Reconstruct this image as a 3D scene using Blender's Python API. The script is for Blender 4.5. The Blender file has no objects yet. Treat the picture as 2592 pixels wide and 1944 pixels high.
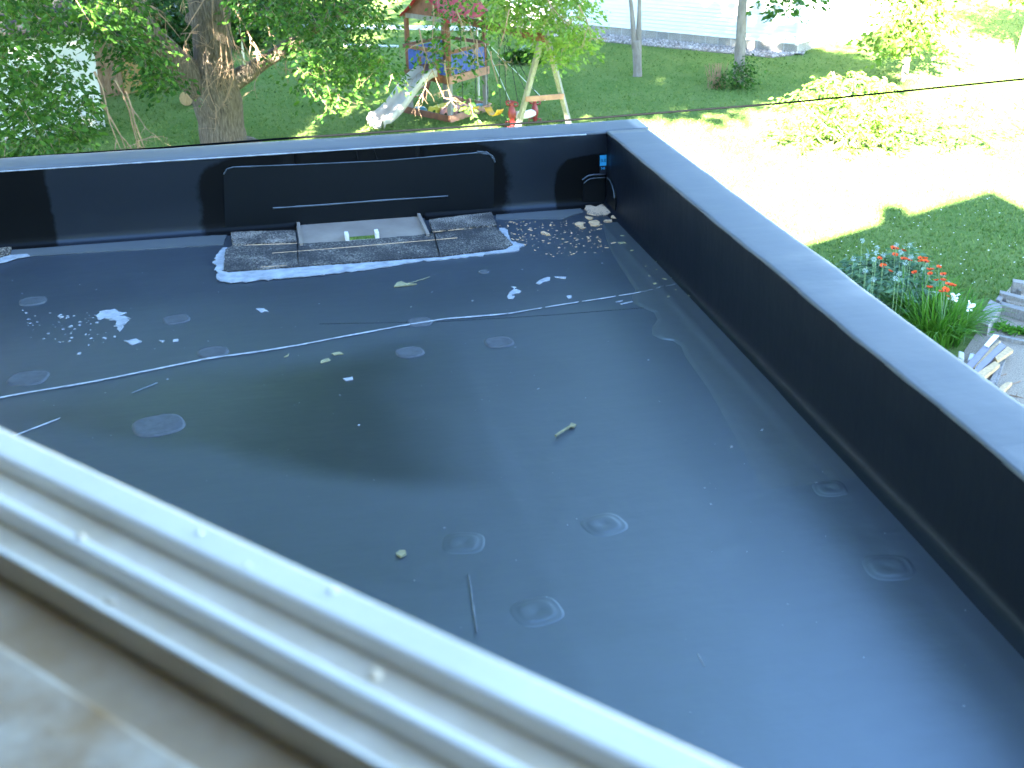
import bpy, bmesh, math, random
import numpy as np
from mathutils import Vector, Matrix
random.seed(7); RNG = np.random.default_rng(11)
scene = bpy.context.scene
COL = scene.collection

# ------------------------------------------------------------------ camera
CAM_H = 6.0                      # eye above the lawn; the window looks out over the flat roof
FPX, YAW, PITCH, ROLL = 3115.86, 0.189543, 0.426401, -0.018603   # focal in px of a 2592 px wide frame
_cy, _sy, _cp, _sp = math.cos(YAW), math.sin(YAW), math.cos(PITCH), math.sin(PITCH)
FWD = np.array([_sy*_cp, _cy*_cp, -_sp]); _r = np.array([_cy, -_sy, 0.0]); _u = np.cross(_r, FWD)
RGT = math.cos(ROLL)*_r + math.sin(ROLL)*_u; UPV = -math.sin(ROLL)*_r + math.cos(ROLL)*_u
EYE = np.array([0.0, 0.0, CAM_H])
cd = bpy.data.cameras.new('camera'); cam = bpy.data.objects.new('camera', cd); COL.objects.link(cam)
cam.matrix_world = Matrix(((RGT[0], UPV[0], -FWD[0], 0), (RGT[1], UPV[1], -FWD[1], 0), (RGT[2], UPV[2], -FWD[2], CAM_H), (0, 0, 0, 1)))
cd.sensor_width = 36; cd.lens = FPX/2592*36; cd.clip_start = 0.05; cd.clip_end = 800
cd.dof.use_dof = True; cd.dof.focus_distance = 7.5; cd.dof.aperture_fstop = 6.3
scene.camera = cam

# ------------------------------------------------------------------ light
SUN_AZ, SUN_EL = math.radians(27.0), math.radians(25.0)   # azimuth the shadows run to, from +Y towards +X
S2 = np.array([math.sin(SUN_AZ), math.cos(SUN_AZ)])
w = bpy.data.worlds.new('World'); scene.world = w; w.use_nodes = True
nt = w.node_tree; sky = nt.nodes.new('ShaderNodeTexSky'); sky.sky_type = 'NISHITA'; sky.sun_disc = False
sky.sun_elevation = SUN_EL; sky.sun_rotation = SUN_AZ + math.pi
sky.air_density = 1.0; sky.dust_density = 0.0; sky.ozone_density = 3.0
nt.nodes['Background'].inputs['Strength'].default_value = 0.05
nt.links.new(sky.outputs[0], nt.nodes['Background'].inputs['Color'])
sl = bpy.data.lights.new('sun', 'SUN'); sl.energy = 5.0; sl.angle = math.radians(0.55); sl.color = (1.0, 0.93, 0.80)
so = bpy.data.objects.new('sun', sl); COL.objects.link(so)
sdir = Vector((S2[0]*math.cos(SUN_EL), S2[1]*math.cos(SUN_EL), -math.sin(SUN_EL)))
so.rotation_euler = sdir.to_track_quat('-Z', 'Y').to_euler(); so.location = (-20, -40, 30)
vs = scene.view_settings; vs.view_transform = 'Standard'; vs.look = 'None'; vs.gamma = 1; vs.use_curve_mapping = False
vs.exposure = 5.45

# ------------------------------------------------------------------ pixel -> world
def ray(x, y):
    d = FWD + RGT*(x-1296)/FPX - UPV*(y-972)/FPX
    return d
def O(x, y, z=0.0):                       # pixel of the 2592 px photo -> point on the level z
    d = ray(x, y); return EYE + d*((z-CAM_H)/d[2])
K = 2592/2212
def A(x, y, z=0.0): return O(x*K, y*K, z)  # the same from a 2212 px view
def at_dist(x, y, dist):                  # at a horizontal distance
    d = ray(x, y); return EYE + d*(dist/math.hypot(d[0], d[1]))
def zoom(x0, y0, fac): return lambda x, y: (x0+x/fac, y0+y/fac)

# ------------------------------------------------------------------ helpers
def tag(o, label=None, cat=None, group=None, kind=None):
    if label: o['label'] = label
    if cat: o['category'] = cat
    if group: o['group'] = group
    if kind: o['kind'] = kind
    return o
def empty(name, loc=(0, 0, 0), rz=0):
    o = bpy.data.objects.new(name, None); COL.objects.link(o); o.empty_display_size = 0.2
    o.location = Vector([float(v) for v in loc]); o.rotation_euler = (0, 0, rz); return o
def link(name, me, mat, parent=None, smooth=False):
    if mat is not None:
        for m in (mat if isinstance(mat, (list, tuple)) else [mat]): me.materials.append(m)
    o = bpy.data.objects.new(name, me); COL.objects.link(o)
    if parent is not None: o.parent = parent; 
    if smooth: me.polygons.foreach_set('use_smooth', np.ones(len(me.polygons), dtype=bool))
    return o
class MB:
    def __init__(s): s.v = []; s.f = []; s.mi = []
    def add(s, vs, fs, mi=0):
        n = len(s.v); s.v += [tuple(float(c) for c in p) for p in vs]
        for f in fs: s.f.append(tuple(i+n for i in f)); s.mi.append(mi)
        return s
    def box(s, c, d, rz=0, mi=0, bev=0):
        x, y, z = c; dx, dy, dz = d[0]/2, d[1]/2, d[2]/2; ca, sa = math.cos(rz), math.sin(rz)
        P = []
        for k in (-1, 1):
            for (i, j) in ((-1, -1), (1, -1), (1, 1), (-1, 1)):
                a, b = i*dx, j*dy; P.append((x+a*ca-b*sa, y+a*sa+b*ca, z+k*dz))
        return s.add(P, [(3, 2, 1, 0), (4, 5, 6, 7), (0, 1, 5, 4), (1, 2, 6, 5), (2, 3, 7, 6), (3, 0, 4, 7)], mi)
    def beam(s, a, b, wd, ht, up=(0, 0, 1), mi=0):     # square bar from a to b
        a, b = Vector([float(t) for t in a]), Vector([float(t) for t in b]); d = (b-a).normalized(); u = Vector(up)
        if abs(d.dot(u)) > .98: u = Vector((0, 1, 0))
        r = d.cross(u).normalized(); u = r.cross(d); P = []
        for p in (a, b):
            for (i, j) in ((-1, -1), (1, -1), (1, 1), (-1, 1)): P.append(p + r*(i*wd/2) + u*(j*ht/2))
        return s.add(P, [(3, 2, 1, 0), (4, 5, 6, 7), (0, 1, 5, 4), (1, 2, 6, 5), (2, 3, 7, 6), (3, 0, 4, 7)], mi)
    def tube(s, pts, rad, n=8, mi=0, cap=True, rough=0, seed=0):
        pts = [Vector([float(t) for t in p]) for p in pts]
        if not hasattr(rad, '__len__'): rad = [rad]*len(pts)
        rings = []; u = None; rr = random.Random(seed)
        for i, p in enumerate(pts):
            d = (pts[min(i+1, len(pts)-1)]-pts[max(i-1, 0)]).normalized()
            if u is None:
                u = Vector((1, 0, 0)) if abs(d.x) < .9 else Vector((0, 1, 0))
            u = (u-d*u.dot(d)).normalized(); v = d.cross(u)
            rings.append([p+(u*math.cos(2*math.pi*k/n)+v*math.sin(2*math.pi*k/n))*rad[i]*(1+rough*(rr.random()-.5)) for k in range(n)])
        V = [q for r in rings for q in r]; F = []
        for i in range(len(pts)-1):
            for k in range(n): F.append((i*n+k, i*n+(k+1) % n, (i+1)*n+(k+1) % n, (i+1)*n+k))
        if cap: F += [tuple(range(n))[::-1], tuple((len(pts)-1)*n+k for k in range(n))]
        return s.add(V, F, mi)
    def prism(s, poly, z0, z1, mi=0):                    # vertical prism over a plan polygon
        n = len(poly); ar = sum(poly[i][0]*poly[(i+1) % n][1]-poly[(i+1) % n][0]*poly[i][1] for i in range(n))
        if ar < 0: poly = poly[::-1]
        V = [(p[0], p[1], z0) for p in poly]+[(p[0], p[1], z1) for p in poly]
        return s.add(V, [tuple(range(n))[::-1], tuple(range(n, 2*n))]+[(i, (i+1) % n, n+(i+1) % n, n+i) for i in range(n)], mi)
    def build(s, name, mat, parent=None, smooth=False, kind=None, label=None, bevel=0):
        me = bpy.data.meshes.new(name); me.from_pydata(s.v, [], s.f)
        if any(s.mi): me.polygons.foreach_set('material_index', s.mi)
        o = link(name, me, mat, parent, smooth); me.update()
        if bevel:
            m = o.modifiers.new('bevel', 'BEVEL'); m.width = bevel; m.segments = 2; m.limit_method = 'ANGLE'
        if kind: o['kind'] = kind
        if label: o['label'] = label
        return o
def np_mesh(name, V, F, mat, parent=None, smooth=False):  # V (n,3), F (m,3|4) arrays
    me = bpy.data.meshes.new(name); V = np.asarray(V, dtype=np.float32); F = np.asarray(F, dtype=np.int32)
    k = F.shape[1]; me.vertices.add(len(V)); me.vertices.foreach_set('co', V.ravel())
    me.loops.add(F.size); me.loops.foreach_set('vertex_index', F.ravel())
    me.polygons.add(len(F)); me.polygons.foreach_set('loop_start', np.arange(len(F), dtype=np.int32)*k)
    me.update(calc_edges=True); me.validate()
    return link(name, me, mat, parent, smooth)

# ------------------------------------------------------------------ materials
MATS = {}
def nodes(m): return m.node_tree.nodes, m.node_tree.links
def mat(name, col, rough=.6, spec=.5, var=.25, scale=6.0, bump=0.0, bscale=40.0, metal=0.0, stretch=(1, 1, 1), col2=None, detail=4, island=0.0, coat=0.0):
    """Principled with noise-driven colour variation, roughness variation and bump in object space."""
    if name in MATS: return MATS[name]
    m = bpy.data.materials.new(name); m.use_nodes = True; N, L = nodes(m); b = N['Principled BSDF']
    tc = N.new('ShaderNodeTexCoord'); mp = N.new('ShaderNodeMapping'); mp.inputs['Scale'].default_value = stretch
    L.new(tc.outputs['Object'], mp.inputs[0])
    n1 = N.new('ShaderNodeTexNoise'); n1.inputs['Scale'].default_value = scale; n1.inputs['Detail'].default_value = detail; n1.inputs['Roughness'].default_value = .65
    L.new(mp.outputs[0], n1.inputs['Vector'])
    rp = N.new('ShaderNodeValToRGB'); c = np.array(col); c2 = np.array(col2) if col2 is not None else np.clip(c*(1+var), 0, 1)
    c1 = c*(1-var) if col2 is None else c
    rp.color_ramp.elements[0].position = .3; rp.color_ramp.elements[1].position = .7
    rp.color_ramp.elements[0].color = (*c1, 1); rp.color_ramp.elements[1].color = (*c2, 1)
    L.new(n1.outputs['Fac'], rp.inputs[0]); out = rp.outputs[0]
    if island:
        g = N.new('ShaderNodeNewGeometry'); hs = N.new('ShaderNodeHueSaturation'); mr = N.new('ShaderNodeMapRange')
        mr.inputs[3].default_value = 1-island; mr.inputs[4].default_value = 1+island
        L.new(g.outputs['Random Per Island'], mr.inputs[0]); L.new(mr.outputs[0], hs.inputs['Value']); L.new(out, hs.inputs['Color']); out = hs.outputs[0]
    L.new(out, b.inputs['Base Color'])
    b.inputs['Roughness'].default_value = rough; b.inputs['Specular IOR Level'].default_value = spec; b.inputs['Metallic'].default_value = metal
    if coat: b.inputs['Coat Weight'].default_value = coat
    if bump:
        n2 = N.new('ShaderNodeTexNoise'); n2.inputs['Scale'].default_value = bscale; n2.inputs['Detail'].default_value = 5
        L.new(mp.outputs[0], n2.inputs['Vector']); bp = N.new('ShaderNodeBump'); bp.inputs['Strength'].default_value = 1; bp.inputs['Distance'].default_value = bump
        L.new(n2.outputs['Fac'], bp.inputs['Height']); L.new(bp.outputs[0], b.inputs['Normal'])
    MATS[name] = m; return m
def leaf_mat(name, ca, cb, trans=.3, rough=.45, tcol=(1.15, 1.1, .55), spec=.13):
    m = bpy.data.materials.new(name); m.use_nodes = True; N, L = nodes(m); b = N['Principled BSDF']
    g = N.new('ShaderNodeNewGeometry'); rp = N.new('ShaderNodeValToRGB')
    rp.color_ramp.elements[0].color = (*ca, 1); rp.color_ramp.elements[1].color = (*cb, 1)
    L.new(g.outputs['Random Per Island'], rp.inputs[0]); L.new(rp.outputs[0], b.inputs['Base Color'])
    b.inputs['Roughness'].default_value = rough; b.inputs['Specular IOR Level'].default_value = spec
    t = N.new('ShaderNodeBsdfTranslucent'); mx = N.new('ShaderNodeMixRGB'); mx.blend_type = 'MULTIPLY'; mx.inputs[0].default_value = 1; mx.inputs[2].default_value = (*tcol, 1)
    L.new(rp.outputs[0], mx.inputs[1]); L.new(mx.outputs[0], t.inputs[0])
    ms = N.new('ShaderNodeMixShader'); ms.inputs[0].default_value = trans
    L.new(b.outputs[0], ms.inputs[1]); L.new(t.outputs[0], ms.inputs[2]); L.new(ms.outputs[0], N['Material Output'].inputs[0])
    MATS[name] = m; return m
def math_node(N, L, op, a, b=None, clamp=False):
    n = N.new('ShaderNodeMath'); n.operation = op; n.use_clamp = clamp
    for i, v in enumerate((a, b)):
        if v is None: continue
        if isinstance(v, (int, float)): n.inputs[i].default_value = v
        else: L.new(v, n.inputs[i])
    return n.outputs[0]

# ---- lawn
def lawn_mat():
    m = bpy.data.materials.new('lawn_grass'); m.use_nodes = True; N, L = nodes(m); b = N['Principled BSDF']
    tc = N.new('ShaderNodeTexCoord')
    def noise(sc, det=4, st=None):
        n = N.new('ShaderNodeTexNoise'); n.inputs['Scale'].default_value = sc; n.inputs['Detail'].default_value = det; n.inputs['Roughness'].default_value = .7
        if st:
            mp = N.new('ShaderNodeMapping'); mp.inputs['Scale'].default_value = st; mp.inputs['Rotation'].default_value = (0, 0, .5); L.new(tc.outputs['Object'], mp.inputs[0]); L.new(mp.outputs[0], n.inputs['Vector'])
        else: L.new(tc.outputs['Object'], n.inputs['Vector'])
        return n.outputs['Fac']
    r1 = N.new('ShaderNodeValToRGB'); e = r1.color_ramp.elements; e[0].position = .34; e[1].position = .68
    e[0].color = (.080, .155, .034, 1); e[1].color = (.205, .255, .085, 1)
    a = math_node(N, L, 'ADD', math_node(N, L, 'MULTIPLY', noise(.55, 3, (1, .45, 1)), .5), math_node(N, L, 'MULTIPLY', noise(9, 5), .5)); L.new(a, r1.inputs[0])
    mx = N.new('ShaderNodeMixRGB'); mx.inputs[2].default_value = (.23, .23, .12, 1); L.new(r1.outputs[0], mx.inputs[1])
    dry = math_node(N, L, 'MULTIPLY', math_node(N, L, 'SUBTRACT', noise(1.3, 6), .56, True), 2.2, True); L.new(dry, mx.inputs[0])
    mz = N.new('ShaderNodeMixRGB'); mz.blend_type = 'MULTIPLY'; mz.inputs[0].default_value = .55; L.new(mx.outputs[0], mz.inputs[1])
    rf = N.new('ShaderNodeValToRGB'); rf.color_ramp.elements[0].position = .35; rf.color_ramp.elements[1].position = .6
    rf.color_ramp.elements[0].color = (.35, .4, .3, 1); rf.color_ramp.elements[1].color = (1.25, 1.2, 1.2, 1)
    L.new(noise(55, 3), rf.inputs[0]); L.new(rf.outputs[0], mz.inputs[2]); L.new(mz.outputs[0], b.inputs['Base Color'])
    b.inputs['Roughness'].default_value = .9; b.inputs['Specular IOR Level'].default_value = .0
    bp = N.new('ShaderNodeBump'); bp.inputs['Distance'].default_value = .03; L.new(noise(60, 4), bp.inputs['Height']); L.new(bp.outputs[0], b.inputs['Normal'])
    return m

# ---- roof membrane
RF = CAM_H-1.60; RX, RY = 1.477, 5.32; CAPZ = CAM_H-1.26; TW = .194
def membrane_mat(name, base=(.009, .011, .016), dust=(.058, .078, .112), dustamt=.25, rough=.34, stain=None, primer=None, sp=.95, blotch=0.0):
    m = bpy.data.materials.new(name); m.use_nodes = True; N, L = nodes(m); b = N['Principled BSDF']
    tc = N.new('ShaderNodeTexCoord'); P = tc.outputs['Object']
    def noise(sc, det=4, st=(1, 1, 1), rz=0):
        mp = N.new('ShaderNodeMapping'); mp.inputs['Scale'].default_value = st; mp.inputs['Rotation'].default_value = (0, 0, rz); L.new(P, mp.inputs[0])
        n = N.new('ShaderNodeTexNoise'); n.inputs['Scale'].default_value = sc; n.inputs['Detail'].default_value = det; n.inputs['Roughness'].default_value = .6
        L.new(mp.outputs[0], n.inputs['Vector']); return n.outputs['Fac']
    big = noise(1.7, 5); fine = noise(38, 6); streak = noise(5, 5, (1, 6, 1), .35)
    d = math_node(N, L, 'MULTIPLY', math_node(N, L, 'ADD', .35, math_node(N, L, 'ADD', math_node(N, L, 'MULTIPLY', big, .6), math_node(N, L, 'MULTIPLY', streak, .35))), dustamt)
    spk = math_node(N, L, 'MULTIPLY', math_node(N, L, 'SUBTRACT', noise(170, 2), .70, True), 3.0, True)
    if stain is not None:           # a dried-up puddle outline: list of half planes (a,b,c) a*x+b*y+c>0 inside, with wavy edge
        sx = N.new('ShaderNodeSeparateXYZ'); L.new(P, sx.inputs[0]); wob = math_node(N, L, 'MULTIPLY', math_node(N, L, 'SUBTRACT', noise(1.3, 3), .5), .32)
        ins = None
        for (a, bb, c, soft) in stain:
            v = math_node(N, L, 'ADD', math_node(N, L, 'ADD', math_node(N, L, 'MULTIPLY', sx.outputs[0], a), math_node(N, L, 'MULTIPLY', sx.outputs[1], bb)), c)
            v = math_node(N, L, 'MULTIPLY', math_node(N, L, 'ADD', v, wob), 1/soft, True)
            ins = v if ins is None else math_node(N, L, 'MULTIPLY', ins, v)
        inv = math_node(N, L, 'SUBTRACT', 1.0, ins)
        d = math_node(N, L, 'MULTIPLY', d, math_node(N, L, 'ADD', math_node(N, L, 'MULTIPLY', inv, .65), .35))
    if blotch:                      # brushed darker blotches left by the bonding primer
        bl_n = math_node(N, L, 'MULTIPLY', math_node(N, L, 'SUBTRACT', noise(3.2, 5, (1, 2.2, 1), .4), .53), 14, True)
        d = math_node(N, L, 'MULTIPLY', d, math_node(N, L, 'SUBTRACT', 1.0, math_node(N, L, 'MULTIPLY', bl_n, blotch)))
    d = math_node(N, L, 'ADD', d, math_node(N, L, 'MULTIPLY', spk, .5), True)
    mx = N.new('ShaderNodeMixRGB'); mx.inputs[1].default_value = (*base, 1); mx.inputs[2].default_value = (*dust, 1); L.new(d, mx.inputs[0])
    L.new(mx.outputs[0], b.inputs['Base Color'])
    rr = math_node(N, L, 'ADD', rough-.09, math_node(N, L, 'ADD', math_node(N, L, 'MULTIPLY', d, .35), math_node(N, L, 'MULTIPLY', noise(7, 6, (1, 4, 1), .3), .10)))
    if stain is not None: rr = math_node(N, L, 'SUBTRACT', rr, math_node(N, L, 'MULTIPLY', ins, .07))
    if primer is not None:          # brushed-on primer: darker, duller patches; (ox,oz,rx,rz) ellipses in the wall plane
        sx = N.new('ShaderNodeSeparateXYZ'); L.new(P, sx.inputs[0]); pm = None
        wob = math_node(N, L, 'MULTIPLY', math_node(N, L, 'SUBTRACT', noise(14, 4), .5), .5)
        for (ox, oz, rx, rz) in primer:
            qx = math_node(N, L, 'POWER', math_node(N, L, 'ABSOLUTE', math_node(N, L, 'MULTIPLY', math_node(N, L, 'SUBTRACT', sx.outputs[0], ox), 1/rx)), 4)
            qz = math_node(N, L, 'POWER', math_node(N, L, 'ABSOLUTE', math_node(N, L, 'MULTIPLY', math_node(N, L, 'SUBTRACT', sx.outputs[2], oz), 1/rz)), 4)
            v = math_node(N, L, 'MULTIPLY', math_node(N, L, 'SUBTRACT', math_node(N, L, 'ADD', 1.0, wob), math_node(N, L, 'ADD', qx, qz)), 6, True)
            pm = v if pm is None else math_node(N, L, 'MAXIMUM', pm, v)
        m2 = N.new('ShaderNodeMixRGB'); m2.inputs[2].default_value = (.004, .004, .004, 1); L.new(pm, m2.inputs[0]); L.new(mx.outputs[0], m2.inputs[1]); L.new(m2.outputs[0], b.inputs['Base Color'])
        L.new(math_node(N, L, 'SUBTRACT', .22, math_node(N, L, 'MULTIPLY', pm, .17)), b.inputs['Specular IOR Level'])
    L.new(rr, b.inputs['Roughness'])
    if primer is None: b.inputs['Specular IOR Level'].default_value = sp
    b.inputs['Specular Tint'].default_value = (.72, .88, 1.0, 1)  # blue of the reflected sky tinted into the sheen
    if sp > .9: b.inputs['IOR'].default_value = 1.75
    bp = N.new('ShaderNodeBump'); bp.inputs['Distance'].default_value = .0022; L.new(math_node(N, L, 'ADD', noise(5, 3), math_node(N, L, 'ADD', math_node(N, L, 'MULTIPLY', fine, .10), math_node(N, L, 'MULTIPLY', noise(6, 5, (1, 5, 1), .45), .28))), bp.inputs['Height']); L.new(bp.outputs[0], b.inputs['Normal'])
    return m
def speckle_mat(name, dark=(.012, .012, .013), light=(.42, .40, .36), scale=150, thr=.5, soft=.16, patch=4):
    m = bpy.data.materials.new(name); m.use_nodes = True; N, L = nodes(m); b = N['Principled BSDF']; tc = N.new('ShaderNodeTexCoord')
    n = N.new('ShaderNodeTexNoise'); n.inputs['Scale'].default_value = scale; n.inputs['Detail'].default_value = 3; L.new(tc.outputs['Object'], n.inputs['Vector'])
    n2 = N.new('ShaderNodeTexNoise'); n2.inputs['Scale'].default_value = patch; n2.inputs['Detail'].default_value = 4; L.new(tc.outputs['Object'], n2.inputs['Vector'])
    s = math_node(N, L, 'ADD', n.outputs['Fac'], math_node(N, L, 'MULTIPLY', math_node(N, L, 'SUBTRACT', n2.outputs['Fac'], .5), .55))
    f = math_node(N, L, 'MULTIPLY', math_node(N, L, 'SUBTRACT', s, thr), 1/soft, True)
    mx = N.new('ShaderNodeMixRGB'); mx.inputs[1].default_value = (*dark, 1); mx.inputs[2].default_value = (*light, 1); L.new(f, mx.inputs[0]); L.new(mx.outputs[0], b.inputs['Base Color'])
    b.inputs['Roughness'].default_value = .7
    bp = N.new('ShaderNodeBump'); bp.inputs['Distance'].default_value = .002; L.new(f, bp.inputs['Height']); L.new(bp.outputs[0], b.inputs['Normal'])
    return m

M_WHITE = mat('white_vinyl', (.80, .745, .67), .35, .5, .06, 9)
M_TRACK = mat('weathered_track_vinyl', (.62, .49, .34), .5, .3, .0, 10, col2=(.82, .71, .56), stretch=(1, 1, 1))
M_SILLW = mat('dirty_sill_paint', (.36, .23, .12), .75, .2, .0, 16, .0008, 60, col2=(.47, .35, .23))
M_STOOL = mat('peeling_stool_paint', (.30, .155, .05), .8, .15, .0, 17, .002, 30, col2=(.56, .47, .36), detail=7)
M_CEM = mat('lap_cement', (.27, .30, .335), .6, .4, .32, 24, .001, 60)
M_GREYDUST = mat('dusty_disc', (.058, .070, .082), .62, .35, .25, 40, .0006, 120)
M_ALU = mat('scupper_metal', (.27, .235, .20), .4, .5, .2, 7, 0, metal=.15)
M_TAN = mat('tan_seed_debris', (.52, .35, .21), .8, .2, .25, 60, .002, 150)
M_HOUSE = mat('house_siding', (.55, .53, .48), .7, .3, .1, 3)
M_SHINGLE = mat('asphalt_shingle', (.07, .07, .075), .9, .2, .3, 8)
M_BRICK = mat('chimney_brick', (.25, .12, .08), .85, .2, .3, 10)
M_GREYWOOD = mat('weathered_grey_wood', (.15, .135, .115), .85, .2, 0, 5, .003, 40, stretch=(6, 6, .8), col2=(.28, .265, .245))
M_TIMBER = mat('weathered_timber', (.17, .15, .13), .9, .15, 0, 9, .004, 30, stretch=(2, 6, 3), col2=(.30, .275, .25))
M_REDWOOD = mat('stained_red_cedar', (.16, .065, .035), .7, .3, .35, 6, .002, 40)
M_LTCEDAR = mat('faded_cedar_board', (.33, .17, .11), .75, .3, .25, 6, .002, 40)
M_BLUE = mat('blue_plastic_tarp', (.025, .065, .30), .45, .5, .3, 5)
M_RED = mat('red_canopy_fabric', (.30, .022, .032), .6, .3, .18, 4)
M_DKRED = mat('maroon_plastic', (.22, .018, .022), .4, .5, .15, 8)
M_YEL = mat('yellow_plastic', (.68, .36, .04), .42, .5, .12, 8)
M_SLIDE = mat('faded_slide_plastic', (.33, .29, .26), .45, .4, 0, 3, col2=(.44, .41, .38))
M_CHAIN = mat('dark_chain', (.012, .02, .014), .6, .3, .2, 20)
M_ROPE = mat('white_rope', (.68, .68, .64), .8, .2, .1, 60)
M_TEAL = mat('teal_plastic', (.05, .20, .24), .5, .4, .2, 10)
M_PINK = mat('faded_red_plastic', (.55, .17, .12), .6, .35, .0, 6, col2=(.62, .34, .28))
M_LEMON = mat('lemon_plastic', (.66, .52, .05), .55, .35, .15, 8)
M_BARK = mat('elm_bark', (.045, .034, .025), .9, .1, 0, 11, .05, 12, stretch=(3, 3, .5), col2=(.20, .16, .12), detail=7)
M_BARK2 = mat('smooth_maple_bark', (.15, .12, .10), .85, .2, 0, 6, .012, 26, stretch=(2, 2, .6), col2=(.26, .22, .185), detail=6)
M_TWIG = mat('dead_twig', (.26, .17, .11), .8, .2, .3, 10)
M_SIDING = mat('vinyl_siding', (.68, .685, .665), .5, .4, .04, 1.5)
M_BLOCK = mat('foundation_block', (.36, .32, .27), .9, .2, .15, 5, .003, 50)
M_PEBBLE = mat('river_pebble', (.30, .245, .215), .8, .2, 0, 2, island=.5, col2=(.44, .385, .35))
M_WWALL = mat('white_painted_wall', (.62, .62, .60), .7, .3, .08, 2)
M_DKROOF = mat('dark_shingle_edge', (.035, .033, .035), .9, .2, .3, 12)
M_RUST = mat('rusty_brown_boards', (.16, .085, .045), .85, .2, 0, 5, .003, 30, stretch=(3, 3, 1), col2=(.32, .22, .14), detail=6)
M_OCHRE = mat('ochre_door_paint', (.36, .27, .10), .8, .25, .0, 4, col2=(.30, .13, .05), detail=5)
M_CONC = mat('concrete', (.46, .45, .42), .9, .2, .12, 5)
M_GRAV = mat('grey_gravel', (.17, .135, .10), .95, .05, 0, 70, .012, 90, col2=(.40, .335, .26), detail=3)
M_DIRT = mat('grey_dirt', (.20, .17, .14), .95, .15, .3, 20, .006, 60)
M_BOARDGREY = mat('blue_grey_painted_board', (.19, .17, .20), .6, .35, .1, 6)
M_BOARDTAN = mat('raw_lumber', (.46, .31, .16), .75, .25, .25, 7, .001, 50, stretch=(4, 4, 1))
M_BUCKET = mat('white_bucket_plastic', (.68, .70, .72), .45, .5, .08, 8)
M_GLASS = mat('dark_blue_window', (.01, .012, .09), .08, .6, .1, 2)
M_CABLE = mat('black_cable_jacket', (.0015, .002, .0025), .7, .03, .2, 20)
M_POPPY = mat('poppy_petal', (.70, .085, .010), .55, .3, .15, 30)
M_YELLOW = mat('poppy_centre', (.02, .015, .02), .8, .2, .2, 50)
M_ALLIUM = mat('grey_blue_seed_ball', (.34, .42, .38), .8, .2, .2, 80)
M_STEM = mat('green_stem', (.17, .26, .12), .6, .3, .2, 20)
M_WFLOW = mat('white_petal', (.78, .78, .74), .6, .3, .05, 20)
M_PALE = mat('pale_dry_leaf', (.25, .24, .14), .7, .3, .2, 30)
M_LETTER = mat('tape_blue', (.03, .33, .62), .5, .4, .1, 40)
M_INK = mat('tape_ink', (.008, .01, .018), .6, .3, .2, 40)
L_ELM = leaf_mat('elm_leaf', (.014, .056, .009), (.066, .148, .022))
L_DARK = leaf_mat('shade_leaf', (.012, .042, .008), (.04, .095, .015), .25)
L_SUNLIT = leaf_mat('sunny_leaf', (.075, .17, .025), (.20, .30, .06), .38)  # lighter, yellower leaf: sunlight painted into the colour
L_BLUEG = leaf_mat('blue_green_leaf', (.055, .13, .07), (.13, .22, .13), .2)
L_BLADE = leaf_mat('daylily_blade', (.035, .13, .012), (.10, .24, .03), .3)
L_GRASS = leaf_mat('grass_blade', (.062, .130, .028), (.19, .25, .080), .25, .8, spec=0.0)
L_CLOVER = mat('clover_head', (.60, .60, .52), .8, .2, .1, 30)

# ------------------------------------------------------------------ setting: lawn, gravel, sidewalk
M_LAWN = lawn_mat()
g = MB(); g.add([(-300, -300, 0), (300, -300, 0), (300, 300, 0), (-300, 300, 0)], [(0, 1, 2, 3)])
tag(g.build('lawn', M_LAWN), 'mown green lawn with clover and dry patches around the houses', 'lawn', kind='structure')

# ------------------------------------------------------------------ the house the camera looks out of
AZW = math.radians(-41.154)                      # the window wall stands at an angle to the flat roof
HD = np.array([math.sin(AZW), math.cos(AZW)]); HN = np.array([math.cos(AZW), -math.sin(AZW)])
def HP(n, t, z): return (HN[0]*n+HD[0]*t, HN[1]*n+HD[1]*t, z)
def slab(mb, poly, n0, n1, mi=0):                # polygon in (t,z), extruded along the wall normal n0..n1
    k = len(poly); V = [HP(n0, t, z) for t, z in poly]+[HP(n1, t, z) for t, z in poly]
    return mb.add(V, [tuple(range(k)), tuple(range(2*k-1, k-1, -1))]+[(i, k+i, k+(i+1) % k, (i+1) % k) for i in range(k)], mi)
house = tag(empty('house', HP(-4, -2.17, 0)), 'beige gabled house with brick chimney whose open window overlooks the flat roof', 'house')
house_inv = house.matrix_basis.inverted()
def hb(mb, name, m, parent=house, **kw):
    o = mb.build(name, m, parent, **kw); o.matrix_parent_inverse = Matrix.Translation(-house.location); return o
RT, RZ, RS = -2.17, 10.6, .733                   # ridge position, height and roof slope
def roofz(t): return RZ-.22-RS*abs(t-RT)
W0, W1, ZS, ZH = -1.0, 1.45, CAM_H-.50, CAM_H+.75  # window opening
TL, TR = 2.73, -7.07
mb = MB()
slab(mb, [(TL, 0), (TL, roofz(TL)), (W1, roofz(W1)), (W1, 0)], .20, .42)
slab(mb, [(W0, 0), (W0, roofz(W0)), (RT, roofz(RT)), (TR, roofz(TR)), (TR, 0)], .20, .42)
slab(mb, [(W1-.001, 0), (W1-.001, ZS), (W0+.001, ZS), (W0+.001, 0)], .20, .418)
slab(mb, [(W1-.001, ZH), (W1-.001, roofz(W1)-.002), (W0+.001, roofz(W0)-.002), (W0+.001, ZH)], .20, .418)
hb(mb, 'wall', M_HOUSE)
mb = MB(); slab(mb, [(TL, 0), (TL, roofz(TL)), (RT, roofz(RT)), (TR, roofz(TR)), (TR, 0)], -10, -9.8); hb(mb, 'wall', M_HOUSE)
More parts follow.
